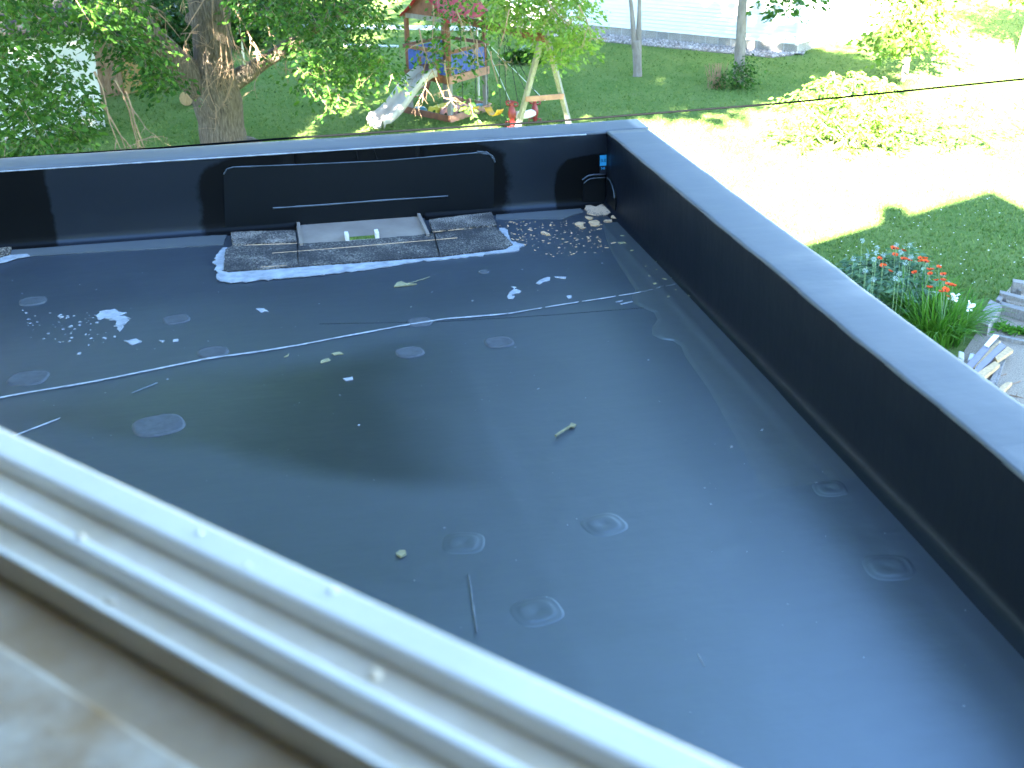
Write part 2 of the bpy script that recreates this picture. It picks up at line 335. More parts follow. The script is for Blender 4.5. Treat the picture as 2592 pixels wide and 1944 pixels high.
mb = MB(); slab(mb, [(TL, 0), (TL, roofz(TL)), (TL-.2, roofz(TL)), (TL-.2, 0)], -9.8, .2); hb(mb, 'wall', M_HOUSE)
mb = MB(); slab(mb, [(TR+.2, 0), (TR+.2, roofz(TR)), (TR, roofz(TR)), (TR, 0)], -9.8, .2); hb(mb, 'wall', M_HOUSE)
mb = MB()
slab(mb, [(TL+.3, RZ-RS*(TL+.3-RT)), (RT, RZ), (RT, RZ-.2), (TL+.3, RZ-.2-RS*(TL+.3-RT))], -10.3, .75)
slab(mb, [(RT, RZ), (TR-.3, RZ-RS*(RT-TR+.3)), (TR-.3, RZ-.2-RS*(RT-TR+.3)), (RT, RZ-.2)], -10.3, .75)
roof_o = hb(mb, 'roof', M_SHINGLE)
mb = MB(); c = HP(-1.5, -1.3, 0); mb.box((c[0], c[1], 9.8), (.38, .38, 1.84), AZW); hb(mb, 'chimney', M_BRICK)
mb = MB(); slab(mb, [(TL+.002, 0), (TL+.002, 6.9), (11, 6.9), (11, 0)], -6, .3); hb(mb, 'shading_wing', M_HOUSE)  # unseen wing, added so its shade covers the roof's left part
mb = MB(); slab(mb, [(TL-.3, 4.35), (TL-.3, 4.5), (TR+.3, 4.5), (TR+.3, 4.35)], -9.7, .19); hb(mb, 'room_floor', M_SILLW)
# the window: stool, jambs, and the tracks of the sliding sash
win = MB(); Z0 = CAM_H-.42
slab(win, [(W1, ZS), (W1, ZH), (W1-.05, ZH), (W1-.05, ZS)], .21, .44); slab(win, [(W0+.05, ZS), (W0+.05, ZH), (W0, ZH), (W0, ZS)], .21, .44)
slab(win, [(W1-.051, ZH), (W1-.051, ZH-.05), (W0+.051, ZH-.05), (W0+.051, ZH)][::-1], .21, .44)
window = hb(win, 'window', M_WHITE); window['label'] = 'white vinyl window opening with weathered sash tracks'
def rail(name, n0, n1, z0, z1, m, bev=.0025):
    mb = MB(); slab(mb, [(W1-.052, z0), (W1-.052, z1), (W0+.052, z1), (W0+.052, z0)], n0, n1)
    return mb.build(name, m, window, bevel=bev)
rail('sill_nose', .406, .434, Z0-.05, Z0, M_WHITE, .003)
rail('track_channel', .3755, .4055, Z0-.055, Z0-.013, M_TRACK, .001)
rail('track_rail', .366, .375, Z0-.05, Z0-.001, M_WHITE, .002)
rail('track_channel', .3375, .3655, Z0-.055, Z0-.015, M_TRACK, .001)
rail('track_rail', .333, .337, Z0-.05, Z0-.003, M_WHITE, .001)
rail('inner_sill', .285, .3325, Z0-.055, Z0-.024, M_SILLW, .002)
rail('stool', .05, .284, Z0-.075, Z0-.010, M_STOOL, .004)
for (px, py, r, k) in ((505, 1350, .0025, 'E0'), (625, 1432, .002, 'E0'), (840, 1498, .003, 'E0'), (205, 1360, .003, 'E2'), (950, 1712, .004, 'E2'), (280, 1520, .004, 'E3')):
    z = Z0 if k == 'E0' else Z0-.001 if k == 'E2' else Z0-.0145
    p = O(px, py, z); mb = MB()
    mb.tube([(p[0], p[1], z-.001), (p[0], p[1], z+r*.5), (p[0], p[1], z+r*.85)], [r, r*.8, r*.2], 8, rough=.5, seed=px)
    o = mb.build('grit', M_WFLOW if k == 'E0' else M_TRACK, window, smooth=True)

# ------------------------------------------------------------------ flat-roofed extension
ext = tag(empty('flat_roof_extension', (0, 3, 0)), 'black rubber flat roof with low parapets, seams, patches and a scupper', 'flat roof')
EXI = Matrix.Translation(-ext.location)
def eb(o): o.matrix_parent_inverse = EXI; return o
XO, YO = RX+TW, RY+TW
mb = MB(); mb.box((-1.3, YO-.12, (RF-.3)/2), (2*(XO+1.3), .2, RF-.3)); eb(mb.build('wall', M_HOUSE, ext))
mb = MB(); mb.box((XO-.12, (YO-.225-1.1)/2, (RF-.3)/2), (.2, YO-.225+1.1, RF-.3)); eb(mb.build('wall', M_HOUSE, ext))
# puddle outline of the cleaner, darker rubber: below the seam, above a wavy edge, left of a crease
def half(p, q, inside):
    (x0, y0), (x1, y1) = p, q; a, b = y0-y1, x1-x0; l = math.hypot(a, b); a, b = a/l, b/l; c = -(a*x0+b*y0)
    if a*inside[0]+b*inside[1]+c < 0: a, b, c = -a, -b, -c
    return (a, b, c)
ins = A(700, 900, RF)[:2]
stain = [half(A(130, 935, RF)[:2], A(1100, 1085, RF)[:2], ins)+(.10,), half(A(1010, 770, RF)[:2], A(1150, 1160, RF)[:2], ins)+(.34,), half(A(60, 860, RF)[:2], A(1300, 650, RF)[:2], ins)+(.2,)]
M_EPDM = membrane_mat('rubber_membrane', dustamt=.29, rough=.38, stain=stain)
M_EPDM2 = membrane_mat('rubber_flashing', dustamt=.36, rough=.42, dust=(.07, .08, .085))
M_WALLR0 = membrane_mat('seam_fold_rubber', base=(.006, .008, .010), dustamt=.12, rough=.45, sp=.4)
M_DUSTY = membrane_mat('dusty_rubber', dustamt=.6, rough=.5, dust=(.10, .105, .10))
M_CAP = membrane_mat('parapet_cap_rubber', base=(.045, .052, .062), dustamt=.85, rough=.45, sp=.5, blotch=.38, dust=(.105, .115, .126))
def Bw(px, py):                                     # pixel -> (x,z) on the inner face of the back parapet
    d = ray(px, py); t = (RY-0)/d[1]; p = EYE+d*t; return p[0], p[2]
def Rw(px, py):                                     # pixel -> (y,z) on the inner face of the right parapet
    d = ray(px, py); t = RX/d[0]; p = EYE+d*t; return p[1], p[2]
z5 = zoom(450, 300, 2.4578); z6 = zoom(1200, 280, 2.675); z7 = zoom(0, 560, 2.4578); z9 = zoom(0, 400, 3.5677); zb = zoom(1440, 370, 6.91)
pc = [Bw(*z5(560, 520)), Bw(*z5(1600, 500))]
PX0, PX1 = Bw(*z5(285, 500))[0], Bw(*z5(1968, 450))[0]
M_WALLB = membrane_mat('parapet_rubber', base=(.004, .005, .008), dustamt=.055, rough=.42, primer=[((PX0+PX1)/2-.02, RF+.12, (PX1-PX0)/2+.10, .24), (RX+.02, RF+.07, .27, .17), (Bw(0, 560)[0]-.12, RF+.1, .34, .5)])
# floor membrane as a fine grid with slight waves, a fillet rise at the parapets
gx = np.linspace(-4.3, RX, 260); gy = np.linspace(-1.3, RY, 300); GX, GY = np.meshgrid(gx, gy)
def wave(x, y):
    return (.0014*np.sin(x*2.1+1.3*y)+.0010*np.sin(3.3*y-1.1*x+1)+.0006*np.sin(5.1*x+2.0*y+.4)+.0003*np.sin(9*x-7*y))
def floorz(x, y):
    x = np.asarray(x, float); y = np.asarray(y, float); dr = RX-x; z = RF+wave(x, y)
    z = z+.010*np.exp(-((dr-.10)/.014)**2)*.45*(.7+.3*np.sin(y*2))+.004*np.clip(1-dr/.11, 0, 1)
    cr = A(1000, 760, RF), A(1150, 1170, RF); dx, dy = cr[1][0]-cr[0][0], cr[1][1]-cr[0][1]; l = math.hypot(dx, dy)
    s = ((x-cr[0][0])*dy-(y-cr[0][1])*dx)/l
    z = z+.0008*np.exp(-(s/.03)**2)*(y < cr[0][1]+.1)
    return z
keep = (GX*HN[0]+GY*HN[1]) > .30
GZ = floorz(GX, GY); idx = np.arange(GX.size).reshape(GX.shape)
F = np.stack([idx[:-1, :-1], idx[:-1, 1:], idx[1:, 1:], idx[1:, :-1]], -1).reshape(-1, 4)
km = (keep[:-1, :-1] & keep[1:, 1:])
_z5 = zoom(450, 300, 2.4578); HC = np.array([O(*_z5(*c), RF)[:2] for c in ((1070, 772), (1232, 764), (1230, 733), (1070, 742))])
cxm, cym = (GX[:-1, :-1]+GX[1:, 1:])/2, (GY[:-1, :-1]+GY[1:, 1:])/2       # the outlet goes through the deck
km &= ~((cxm > HC[:, 0].min()-.012) & (cxm < HC[:, 0].max()+.012) & (cym > HC[:, 1].min()-.012) & (cym < HC[:, 1].max()+.012)); F = F[km.reshape(-1)]
eb(np_mesh('roof_membrane', np.stack([GX, GY, GZ], -1).reshape(-1, 3), F, M_EPDM, ext, True))
# parapets: profile swept along their length
def sweep(name, m, p0, p1, prof, n, seed=0, amp=.003, xs=None):
    """prof: (d outward from the inner face, z); p0->p1 along the inner face; outward is left of travel."""
    p0, p1 = np.array(p0), np.array(p1); L_ = np.linalg.norm(p1-p0); t = (p1-p0)/L_; o = np.array([-t[1], t[0]])
    rr = np.random.default_rng(seed); ph = rr.uniform(0, 6.28, (8,)); V = []
    for i in range(n+1):
        s = L_*i/n
        for j, (d, z) in enumerate(prof):
            wv = amp*(math.sin(s*5+ph[0])+.6*math.sin(s*11+ph[1])+.5*math.sin(s*23+ph[2]+j*.4)); wz = amp*.7*(math.sin(s*7+ph[3])+.6*math.sin(s*17+ph[4]))
            k = 1 if z > RF+.05 else .4
            dd = d+wv*k*(1 if d < TW*.6 else .8); p = p0+t*s+o*dd; V.append((p[0], p[1], z+wz*(1 if z > CAPZ-.04 else 0)))
    k = len(prof); F = [(i*k+j, i*k+j+1, (i+1)*k+j+1, (i+1)*k+j) for i in range(n) for j in range(k-1)]
    F += [tuple(range(k))[::-1], tuple(n*k+j for j in range(k))]
    mb = MB().add(V, F); me = bpy.data.meshes.new(name); me.from_pydata(mb.v, [], mb.f); ob = link(name, me, m, ext)
    me.polygons.foreach_set('use_smooth', [len(p.vertices) == 4 for p in me.polygons]); return eb(ob)
def wprof(zlo=None):
    lo = [(-.055, RF-.004), (-.038, RF+.004), (-.022, RF+.007), (-.012, RF+.013), (-.004, RF+.026), (0, RF+.045)] if zlo is None else [(TW-.02, zlo-.001), (.004, zlo), (0, zlo+.004)]
    return lo+[(.001, RF+.15), (0, CAPZ-.10), (-.001, CAPZ-.045), (-.001, CAPZ-.010), (-.001, CAPZ-.0092), (-.0006, CAPZ-.0088)]
def cprof(t=0):
    return [(.02, CAPZ-.0125), (-.0008, CAPZ-.0118), (-.0011, CAPZ-.0112), (-.0012, CAPZ-.0105), (-.0018, CAPZ-.007), (-.0008, CAPZ-.003), (.002, CAPZ-.0008+t), (.007, CAPZ+t), (.03, CAPZ+.0005+t), (.08, CAPZ+.001+t), (.13, CAPZ+.001+t), (TW-.02, CAPZ+.0005+t), (TW-.006, CAPZ-.001+t), (TW-.001, CAPZ-.006), (TW, CAPZ-.03), (TW+.001, CAPZ-.09), (TW-.02, CAPZ-.1)]
OX0, OZT = Bw(*z5(768, 705)); OX1, OZT2 = Bw(*z5(1535, 655)); OZT = (OZT+OZT2)/2
full = wprof()+[(TW-.03, CAPZ-.05), (TW-.03, RF-.3)]
sweep('parapet', M_WALLB, (OX0, RY), (-4.3, RY), [(-d, z) for d, z in full], 60, 1, .001)
sweep('parapet', M_WALLB, (XO-.03, RY), (OX1, RY), [(-d, z) for d, z in full], 40, 2, .001)
sweep('parapet', M_WALLB, (OX1, RY), (OX0, RY), [(-d, z) for d, z in wprof(OZT)+[(TW-.03, CAPZ-.05)]], 20, 3, .0)
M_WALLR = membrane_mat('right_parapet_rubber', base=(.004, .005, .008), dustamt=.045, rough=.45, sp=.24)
sweep('parapet', M_WALLR, (RX, -1.3), (RX, RY-.006), [(-d, z) for d, z in full], 80, 4, .0016)
sweep('parapet_cap', M_CAP, (XO, RY), (-4.3, RY), [(-d, z) for d, z in cprof(.003)], 90, 5, .001)
sweep('parapet_cap', M_CAP, (RX, -1.3), (RX, RY-.001), [(-d, z) for d, z in cprof()], 90, 4, .0016)
def dens(poly, step=.02):                            # resample a closed polyline
    out = []
    for i in range(len(poly)):
        a, b = np.array(poly[i]), np.array(poly[(i+1) % len(poly)]); n = max(1, int(np.linalg.norm(b-a)/step))
        out += [a+(b-a)*k/n for k in range(n)]
    return out
def jag(poly, amp, seed=0, step=.02):
    rr = np.random.default_rng(seed); P = dens(poly, step); c = np.mean(P, 0)
    return [p+rr.normal(0, amp, 2) for p in P]
def smooth_closed(P, it=2):
    P = [np.array(p) for p in P]
    for _ in range(it):
        Q = []
        for i in range(len(P)):
            a, b = P[i], P[(i+1) % len(P)]; Q += [a*.75+b*.25, a*.25+b*.75]
        P = Q
    return P
def floor_sheet(name, pix, z, m, th=.003, amp=0, seed=0, smooth=0, step=.02, label=None, parent=None):
    P = [O(x, y, RF)[:2] for x, y in pix]
    if smooth: P = smooth_closed(P, smooth)
    if amp: P = jag(P, amp, seed, step)
    mb = MB(); zz = float(floorz(np.mean([p[0] for p in P]), np.mean([p[1] for p in P])))
    mb.prism([tuple(p) for p in P], zz+z-th, zz+z)
    o = mb.build(name, m, parent or ext); 
    eb(o)
    if label: o['label'] = label
    return o
def wall_sheet(name, pts, m, off=.006, th=.004, wall='B', smooth=0, label=None):
    P = [np.array(p) for p in pts]
    if smooth: P = smooth_closed(P, smooth)
    n = len(P); V = []
    for k in (0, 1):
        for p in P:
            dd = off+(0 if k == 0 else -th); V.append((p[0], RY-dd, p[1]) if wall == 'B' else (RX-dd, p[0], p[1]))
    F = [tuple(range(n)), tuple(range(2*n-1, n-1, -1))]+[(i, n+i, n+(i+1) % n, (i+1) % n) for i in range(n)]
    o = MB().add(V, F).build(name, m, ext); eb(o)
    bm = bmesh.new(); bm.from_mesh(o.data); bmesh.ops.recalc_face_normals(bm, faces=bm.faces); bm.to_mesh(o.data); bm.free()
    return o
def ridge(name, pts, r, m, parent=ext, seed=0):
    rr = random.Random(seed); mb = MB(); mb.tube(pts, [r*(.7+.6*rr.random()) for _ in pts], 6); o = mb.build(name, m, parent, smooth=True); return eb(o)
def lerp_pts(pts, n):
    pts = [np.array(p, float) for p in pts]; out = []
    for i in range(len(pts)-1): out += [pts[i]+(pts[i+1]-pts[i])*k/n for k in range(n)]
    return out+[pts[-1]]
# scupper: patch sheet on the wall, metal plate with an outlet, flap on the floor
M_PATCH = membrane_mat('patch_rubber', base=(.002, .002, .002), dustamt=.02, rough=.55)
for n_ in M_PATCH.node_tree.nodes:
    if n_.type == 'BSDF_PRINCIPLED': n_.inputs['Specular IOR Level'].default_value = .12
pp = [Bw(*z5(x, y)) for x, y in ((285, 345), (300, 315), (345, 303), (800, 285), (1300, 262), (1860, 213), (1935, 222), (1968, 262), (1966, 440), (1963, 606), (1562, 652), (1500, 655), (768, 705), (320, 722), (295, 700))]
wall_sheet('wall_patch', pp, M_PATCH, .005, .005)
rz_ = lambda pts, off: [(x, RY-off, z) for x, z in [Bw(*z5(a, b)) for a, b in lerp_pts(pts, 8)]]
ridge('patch_fold', rz_([(285, 345), (305, 312), (345, 300), (800, 283), (1300, 260), (1860, 211), (1940, 222), (1970, 262)], .005), .0026, M_EPDM, seed=1)
ridge('patch_fold', rz_([(590, 556), (900, 535), (1300, 505), (1680, 480)], .005), .004, M_EPDM2, seed=2)
ridge('patch_fold', rz_([(1108, 200), (1112, 225), (1118, 262)], .002), .0035, M_WALLB, seed=3)
ridge('patch_fold', rz_([(1217, 185), (1222, 205), (1240, 255)], .002), .003, M_WALLB, seed=4)
ridge('patch_fold', rz_([(1860, 205), (1920, 208), (1960, 235), (1972, 270)], .006), .004, M_GREYDUST, seed=5)
# metal pan with the outlet hole (strips round the hole), riser behind it
yp = RY+.035; mb = MB(); mb.box(((OX0+OX1)/2, yp, RF+.02), (OX1-OX0, .004, .12)); eb(mb.build('scupper_riser', M_ALU, ext))
pq = [O(*z5(*c), RF)[:2] for c in ((768, 700), (1535, 650), (1565, 742), (762, 800))]
HZ = [O(*z5(*c), RF)[:2] for c in ((1070, 772), (1232, 764), (1230, 733), (1070, 742))]; hx0, hx1 = HZ[0][0], HZ[1][0]; hy0, hy1 = HZ[0][1], HZ[2][1]
xa0, xa1, ya0, ya1 = pq[3][0]-.005, pq[2][0]+.005, pq[2][1]-.02, RY+.033
mb = MB(); zp = RF+.0065
for (x0, x1, y0, y1) in ((xa0, hx0, ya0, ya1), (hx1, xa1, ya0, ya1), (hx0, hx1, ya0, hy0), (hx0, hx1, hy1, ya1)):
    mb.add([(x0, y0, zp), (x1, y0, zp), (x1, y1, zp+.004), (x0, y1, zp+.004)], [(0, 1, 2, 3)])
eb(mb.build('scupper_pan', M_ALU, ext))
for xx in (hx0-.009, hx1+.009): eb(MB().box((xx, (hy0+hy1)/2, zp+.012), (.016, hy1-hy0, .026)).build('outlet_lip', M_WHITE, ext))
for xx in (xa0+.01, xa1-.012): eb(MB().box((xx, (ya0+RY)/2, zp+.012), (.014, RY-ya0, .012)).build('scupper_side', M_ALU, ext))
M_SPK = speckle_mat('granular_flap', dark=(.02, .021, .024), light=(.27, .25, .215), scale=170, thr=.5, soft=.24, patch=7); M_SPK2 = speckle_mat('granular_flap_light', dark=(.02, .02, .022), thr=.45, soft=.24, scale=170, light=(.34, .305, .26), patch=7)
zz = lambda z_, pts: [z_(x, y) for x, y in pts]
floor_sheet('lap_cement_border', zz(z5, [(235, 840), (300, 810), (330, 830), (300, 960), (1000, 915), (1640, 868), (2060, 800), (1985, 690), (2040, 690), (2080, 770), (2155, 800), (2130, 830), (1700, 880), (1430, 905), (1180, 950), (900, 980), (640, 1000), (330, 1030), (250, 1005), (225, 900)]), .007, M_CEM, .004, .006, 3)
fl = floor_sheet('scupper_flap', zz(z5, [(300, 832), (345, 808), (765, 797), (1100, 778), (1560, 738), (1975, 690), (2085, 800), (2030, 825), (1640, 872), (1000, 918), (310, 968), (285, 955)]), .014, M_SPK, .008, .002, 4)
floor_sheet('scupper_flap', zz(z5, [(335, 735), (735, 722), (742, 795), (345, 812)]), .022, M_SPK2, .012, .002, 5)
floor_sheet('scupper_flap', zz(z5, [(1565, 660), (1950, 612), (1985, 690), (1590, 728)]), .022, M_SPK2, .012, .002, 6)
def floor_line(name, pts, wpx, z, m, seed=0, dash=None, parent=ext):
    """thin irregular ribbon laid on the floor along pixel points; width in metres"""
    P = [O(x, y, RF)[:2] for x, y in lerp_pts(pts, 14)]; rr = np.random.default_rng(seed); mb = MB(); n = len(P)
    def seg(i0, i1):
        V = []; F = []
        for i in range(i0, i1+1):
            p = P[i]; q = P[min(i+1, n-1)]-P[max(i-1, 0)]; q = q/(np.linalg.norm(q)+1e-9); o = np.array([-q[1], q[0]])
            wd = wpx*(.45+.75*rr.random()); zf = float(floorz(p[0], p[1]))+z
            if i in (i0, i1): wd *= .3
            V += [(p[0]+o[0]*wd, p[1]+o[1]*wd, zf-.002), (p[0]+o[0]*wd*.4, p[1]+o[1]*wd*.4, zf), (p[0]-o[0]*wd*.5, p[1]-o[1]*wd*.5, zf), (p[0]-o[0]*wd, p[1]-o[1]*wd, zf-.002)]
        for i in range(i1-i0):
            for j in range(3): F.append((4*i+j, 4*i+j+1, 4*i+j+5, 4*i+j+4))
        mb.add(V, [f[::-1] for f in F])
    if dash is None: seg(0, n-1)
    else:
        i = 0
        while i < n-2:
            k = rr.integers(dash[0], dash[1]); seg(i, min(i+k, n-1)); i += k+rr.integers(1, dash[2])
    return eb(mb.build(name, m, parent))
k_ = lambda pts: [(x*K, y*K) for x, y in pts]
floor_line('seam_caulk', k_([(-30, 867), (60, 850), (200, 826), (330, 800), (450, 776), (560, 761), (640, 748), (760, 725), (870, 705), (960, 691), (1095, 680)]), .006, .005, M_CEM, 1)
floor_line('seam_caulk', k_([(1097, 680), (1200, 663), (1300, 648), (1385, 634)]), .0045, .005, M_CEM, 2, (5, 12, 3))
floor_line('seam_caulk', k_([(1385, 634), (1460, 617)]), .007, .006, M_DUSTY, 3, (3, 6, 2))
floor_line('seam_fold', k_([(690, 700), (960, 695), (1200, 681), (1400, 666)]), .0025, .0012, M_WALLR0, 4)
for pts, wd in (([(1340, 660), (1366, 654)], .008), ([(1330, 656), (1345, 652)], .005), ([(20, 948), (130, 905)], .0036), ([(285, 850), (340, 828)], .003), ([(1012, 1240), (1030, 1370)], .003), ([(540, 1210), (575, 1190)], .002)):
    floor_line('scrape_mark', k_(pts), wd, .004, M_CEM if wd > .0035 else M_EPDM2, int(pts[0][0]))
floor_line('scrape_mark', k_([(1508, 1412), (1522, 1440)]), .0014, .002, M_CEM, 9)
for pts, wd, m_ in (([(590, 858), (1000, 826), (1600, 778), (1740, 765)], .0022, M_TAN), ([(345, 810), (600, 802), (745, 797)], .004, M_TAN), ([(1590, 728), (1800, 706), (1985, 688)], .004, M_TAN), ([(1598, 735), (1610, 800), (1632, 872)], .003, M_PATCH), ([(745, 800), (748, 860), (752, 930)], .003, M_PATCH), ([(520, 945), (680, 935)], .003, M_TAN)):
    floor_line('flap_joint', [z5(*p) for p in pts], wd, .0165, m_, int(pts[0][0]))
ridge('lip_caulk', [(x, RY-.003, CAPZ-.009) for x in np.linspace(-2.0, 1.38, 90)], .0030, M_CEM, seed=21)
# dusty lap strips along the parapets
floor_sheet('base_flashing', [z9(0, 900), z9(100, 905), z9(260, 890), z9(900, 850), z9(1440, 822), z9(2020, 785), z9(2050, 700), z9(1000, 755), z9(0, 800)], .004, M_DUSTY, .004, .002, 8)
floor_sheet('base_flashing', [z6(150, 740), z6(600, 735), z6(740, 690), z6(720, 655), z6(150, 705)], .004, M_DUSTY, .004, .002, 9)
lap = zz(z6, [(985, 770), (870, 770), (890, 860), (930, 960), (985, 1060), (1050, 1160), (1090, 1220), (1065, 1260), (1075, 1310), (1140, 1340), (1215, 1370), (1240, 1420), (1200, 1470), (1200, 1520), (1260, 1550), (1340, 1560), (1400, 1600), (1420, 1660)])+[(1790, 985), (1851, 1097), (1923, 1241), (2100, 1480), (2400, 1850), (2600, 2080), (2592, 1640), (1905, 920), (1800, 800), (1700, 690), (1590, 575)]
LE = lap[1:21]; EP = [O(x, y, RF)[:2] for x, y in lerp_pts(LE, 5)]
V = []; F = []; NC = 14
for i, p in enumerate(EP):
    hgt = .0035*min(1, (len(EP)-1-i)/25)
    for j in range(NC):
        q = j/(NC-1); x = p[0]+(RX-.03-p[0])*max(0, (q-.03)/.97); y = p[1]+.0*q
        V.append((x, y, float(floorz(x, y))+(-.001 if j == 0 else hgt)))
for i in range(len(EP)-1):
    for j in range(NC-1): F.append((i*NC+j, (i+1)*NC+j, (i+1)*NC+j+1, i*NC+j+1))
eb(MB().add(V, F).build('base_flashing', M_EPDM2, ext, smooth=True))
zc5 = zoom(0, 400, 3.5677)
floor_sheet('lap_cement_border', [z9(-60, 980), z9(0, 960), z9(160, 915), z9(280, 895), z9(250, 880), z9(100, 890), z9(-60, 930)], .009, M_CEM, .004, .002, 12)
floor_sheet('scupper_flap', [z9(-120, 930), z9(0, 905), z9(95, 880), z9(110, 820), z9(130, 800), z9(-120, 815)], .012, speckle_mat('brown_granular_flap', light=(.30, .26, .20), thr=.42), .008, .002, 13)
# fastener plates showing through the membrane
def plate(px, py, wpx, kind, seed):
    c = O(px, py, RF); d = np.linalg.norm(c-EYE); ax = (c-EYE) @ FWD; r = wpx*.5/FPX*ax; rr = random.Random(seed)
    prof = [(0, .0035), (.12, .003), (.2, .0045), (.55, .0045), (.72, .004), (.80, .0015), (.90, .0028), (1.0, .0010), (1.12, -.0016)] if kind == 'near' else [(0, .0030), (.3, .0034), (.75, .0032), (.88, .0042), (.97, .0022), (1.02, -.0012)]
    N_ = 36; V = []; F = []; rot = rr.uniform(-.3, .3); ez = 3.0 if kind == 'near' else 2.3+rr.random()*.9
    zf = float(floorz(c[0], c[1]))
    for q, h in prof:
        for k in range(N_):
            a = 2*math.pi*k/N_; ca, sa = math.cos(a), math.sin(a); s = (abs(ca)**ez+abs(sa)**ez)**(-1/ez)
            x, y = r*q*s*ca, r*q*s*sa*.96; x, y = x*math.cos(rot)-y*math.sin(rot), x*math.sin(rot)+y*math.cos(rot)
            zz_ = float(floorz(c[0]+x, c[1]+y)) if kind == 'near' else zf
            V.append((c[0]+x, c[1]+y, zz_+h*(.5 if kind == 'near' else 1.1)+(.0 if q > .2 else 0)))
    for i in range(len(prof)-1):
        for k in range(N_): F.append((i*N_+k, (i+1)*N_+k, (i+1)*N_+(k+1) % N_, i*N_+(k+1) % N_))
    o = MB().add(V, F).build('fastener_plate', M_EPDM if kind == 'near' else M_GREYDUST, ext, smooth=True); return eb(o)
for i, (x, y, wd) in enumerate(((1359, 1549, 123), (1173, 1374, 104), (1529, 1328, 106), (2248, 1436, 118), (2100, 1238, 80))): plate(x, y, wd, 'near', i)
for i, (x, y, wd) in enumerate(((401, 1076, 128), (71, 958, 98), (539, 892, 78), (446, 808, 66), (83, 761, 67), (1063, 816, 63), (1037, 892, 73), (1263, 866, 74), (1225, 690, 30))): plate(x, y, wd, 'far', i+20)
# paint / cement smears: each a thin ragged skin
def smear(pix, z=.004, m=None, amp=.004, seed=0): return floor_sheet('cement_smear', pix, z, m or M_CEM, .003, amp, seed, step=.012)
smear(zz(z7, [(580, 590), (640, 560), (720, 550), (770, 575), (795, 620), (770, 660), (740, 685), (715, 670), (735, 635), (690, 610), (620, 608)]), seed=1, amp=.008)
smear(zz(z7, [(770, 745), (850, 735), (880, 752), (820, 772)]), seed=2, amp=.002)
smear(zz(z7, [(1075, 738), (1110, 736), (1110, 750), (1080, 752)]), seed=3, amp=.001); smear(zz(z7, [(990, 745), (1020, 745), (1015, 758)]), seed=4, amp=.001)
smear(zz(z7, [(1595, 548), (1640, 548), (1670, 565), (1625, 570)]), seed=5, amp=.002); smear(zz(z7, [(2130, 985), (2190, 975), (2195, 992), (2150, 998)]), seed=6, amp=.002)
zc = zoom(900, 700, 2.765)
smear(zz(zc, [(1062, 150), (1080, 120), (1110, 95), (1165, 110), (1150, 125), (1115, 130), (1090, 145), (1120, 145), (1100, 165), (1070, 165)]), seed=7, amp=.0015)
smear(zz(zc, [(1270, 55), (1320, 20), (1365, 15), (1365, 35), (1320, 50), (1290, 65)]), seed=8, amp=.003); smear(zz(zc, [(1395, 10), (1475, 12), (1470, 25), (1400, 20)]), seed=9, amp=.002)
smear(zz(zc, [(1480, 145), (1515, 140), (1510, 160), (1490, 165)]), seed=10, amp=.002); smear(zz(zc, [(1090, 80), (1125, 85), (1110, 95)]), seed=11, amp=.001)
smear(zz(z7, [(1995, 875), (2040, 855), (2060, 870), (2000, 890)]), m=M_PALE, seed=12, amp=.002); smear(zz(z7, [(2055, 825), (2110, 818), (2130, 832), (2080, 838)]), m=M_PALE, seed=13, amp=.002); smear(zz(z7, [(1765, 850), (1800, 830), (1790, 845)]), m=M_PALE, seed=14, amp=.001)
# splashes and grit: too small to count
def specks(name, n, region, size, m, label, cat, z=.004, elong=1.6, seed=0, flat=True):
    rr = np.random.default_rng(seed); mb = MB(); reg = [O(x, y, RF)[:2] for x, y in region]
    lo = np.min(reg, 0); hi = np.max(reg, 0); cnt = 0
    while cnt < n:
        p = rr.uniform(lo, hi); c = False
        for i in range(len(reg)):
            a, b = reg[i], reg[(i+1) % len(reg)]
            if (a[1] > p[1]) != (b[1] > p[1]) and p[0] < (b[0]-a[0])*(p[1]-a[1])/(b[1]-a[1])+a[0]: c = not c
        if not c or p[0] > RX-.02 or p[1] > RY-.03: continue
        s = size*rr.lognormal(0, .5); a = rr.uniform(0, 3.14); zf = float(floorz(p[0], p[1])); e = rr.uniform(1, elong)
        mb.box((p[0], p[1], zf+s*.12), (s*e, s/e, s*.3), a); cnt += 1
    return tag(mb.build(name, m), label, cat, kind='stuff')
specks('wood_chip', 280, zz(z6, [(150, 755), (700, 745), (1000, 790), (1120, 930), (900, 960), (640, 990), (480, 1000), (260, 900)]), .0042, M_TAN, 'scattered tan seed husks and chips on the roof beside the corner', 'debris', seed=1, elong=2)
specks('seed_husk', 110, zz(z6, [(960, 800), (1100, 830), (1400, 1180), (1560, 1400), (1300, 1280), (1150, 1100), (1020, 960)]), .006, M_PALE, 'small pale husks and grit lying along the right parapet base', 'debris', seed=2)
specks('dust_speck', 170, k_([(0, 600), (1300, 520), (1450, 640), (1700, 900), (2212, 1450), (2100, 1659), (1300, 1600), (0, 900)]), .0022, M_CEM, 'fine pale specks scattered over the black roof', 'specks', seed=3)
specks('cement_splash', 60, zz(z7, [(150, 560), (560, 560), (700, 700), (850, 740), (450, 780), (160, 700)]), .0048, M_CEM, 'pale cement splashes around the curved smear on the roof', 'splashes', seed=4)
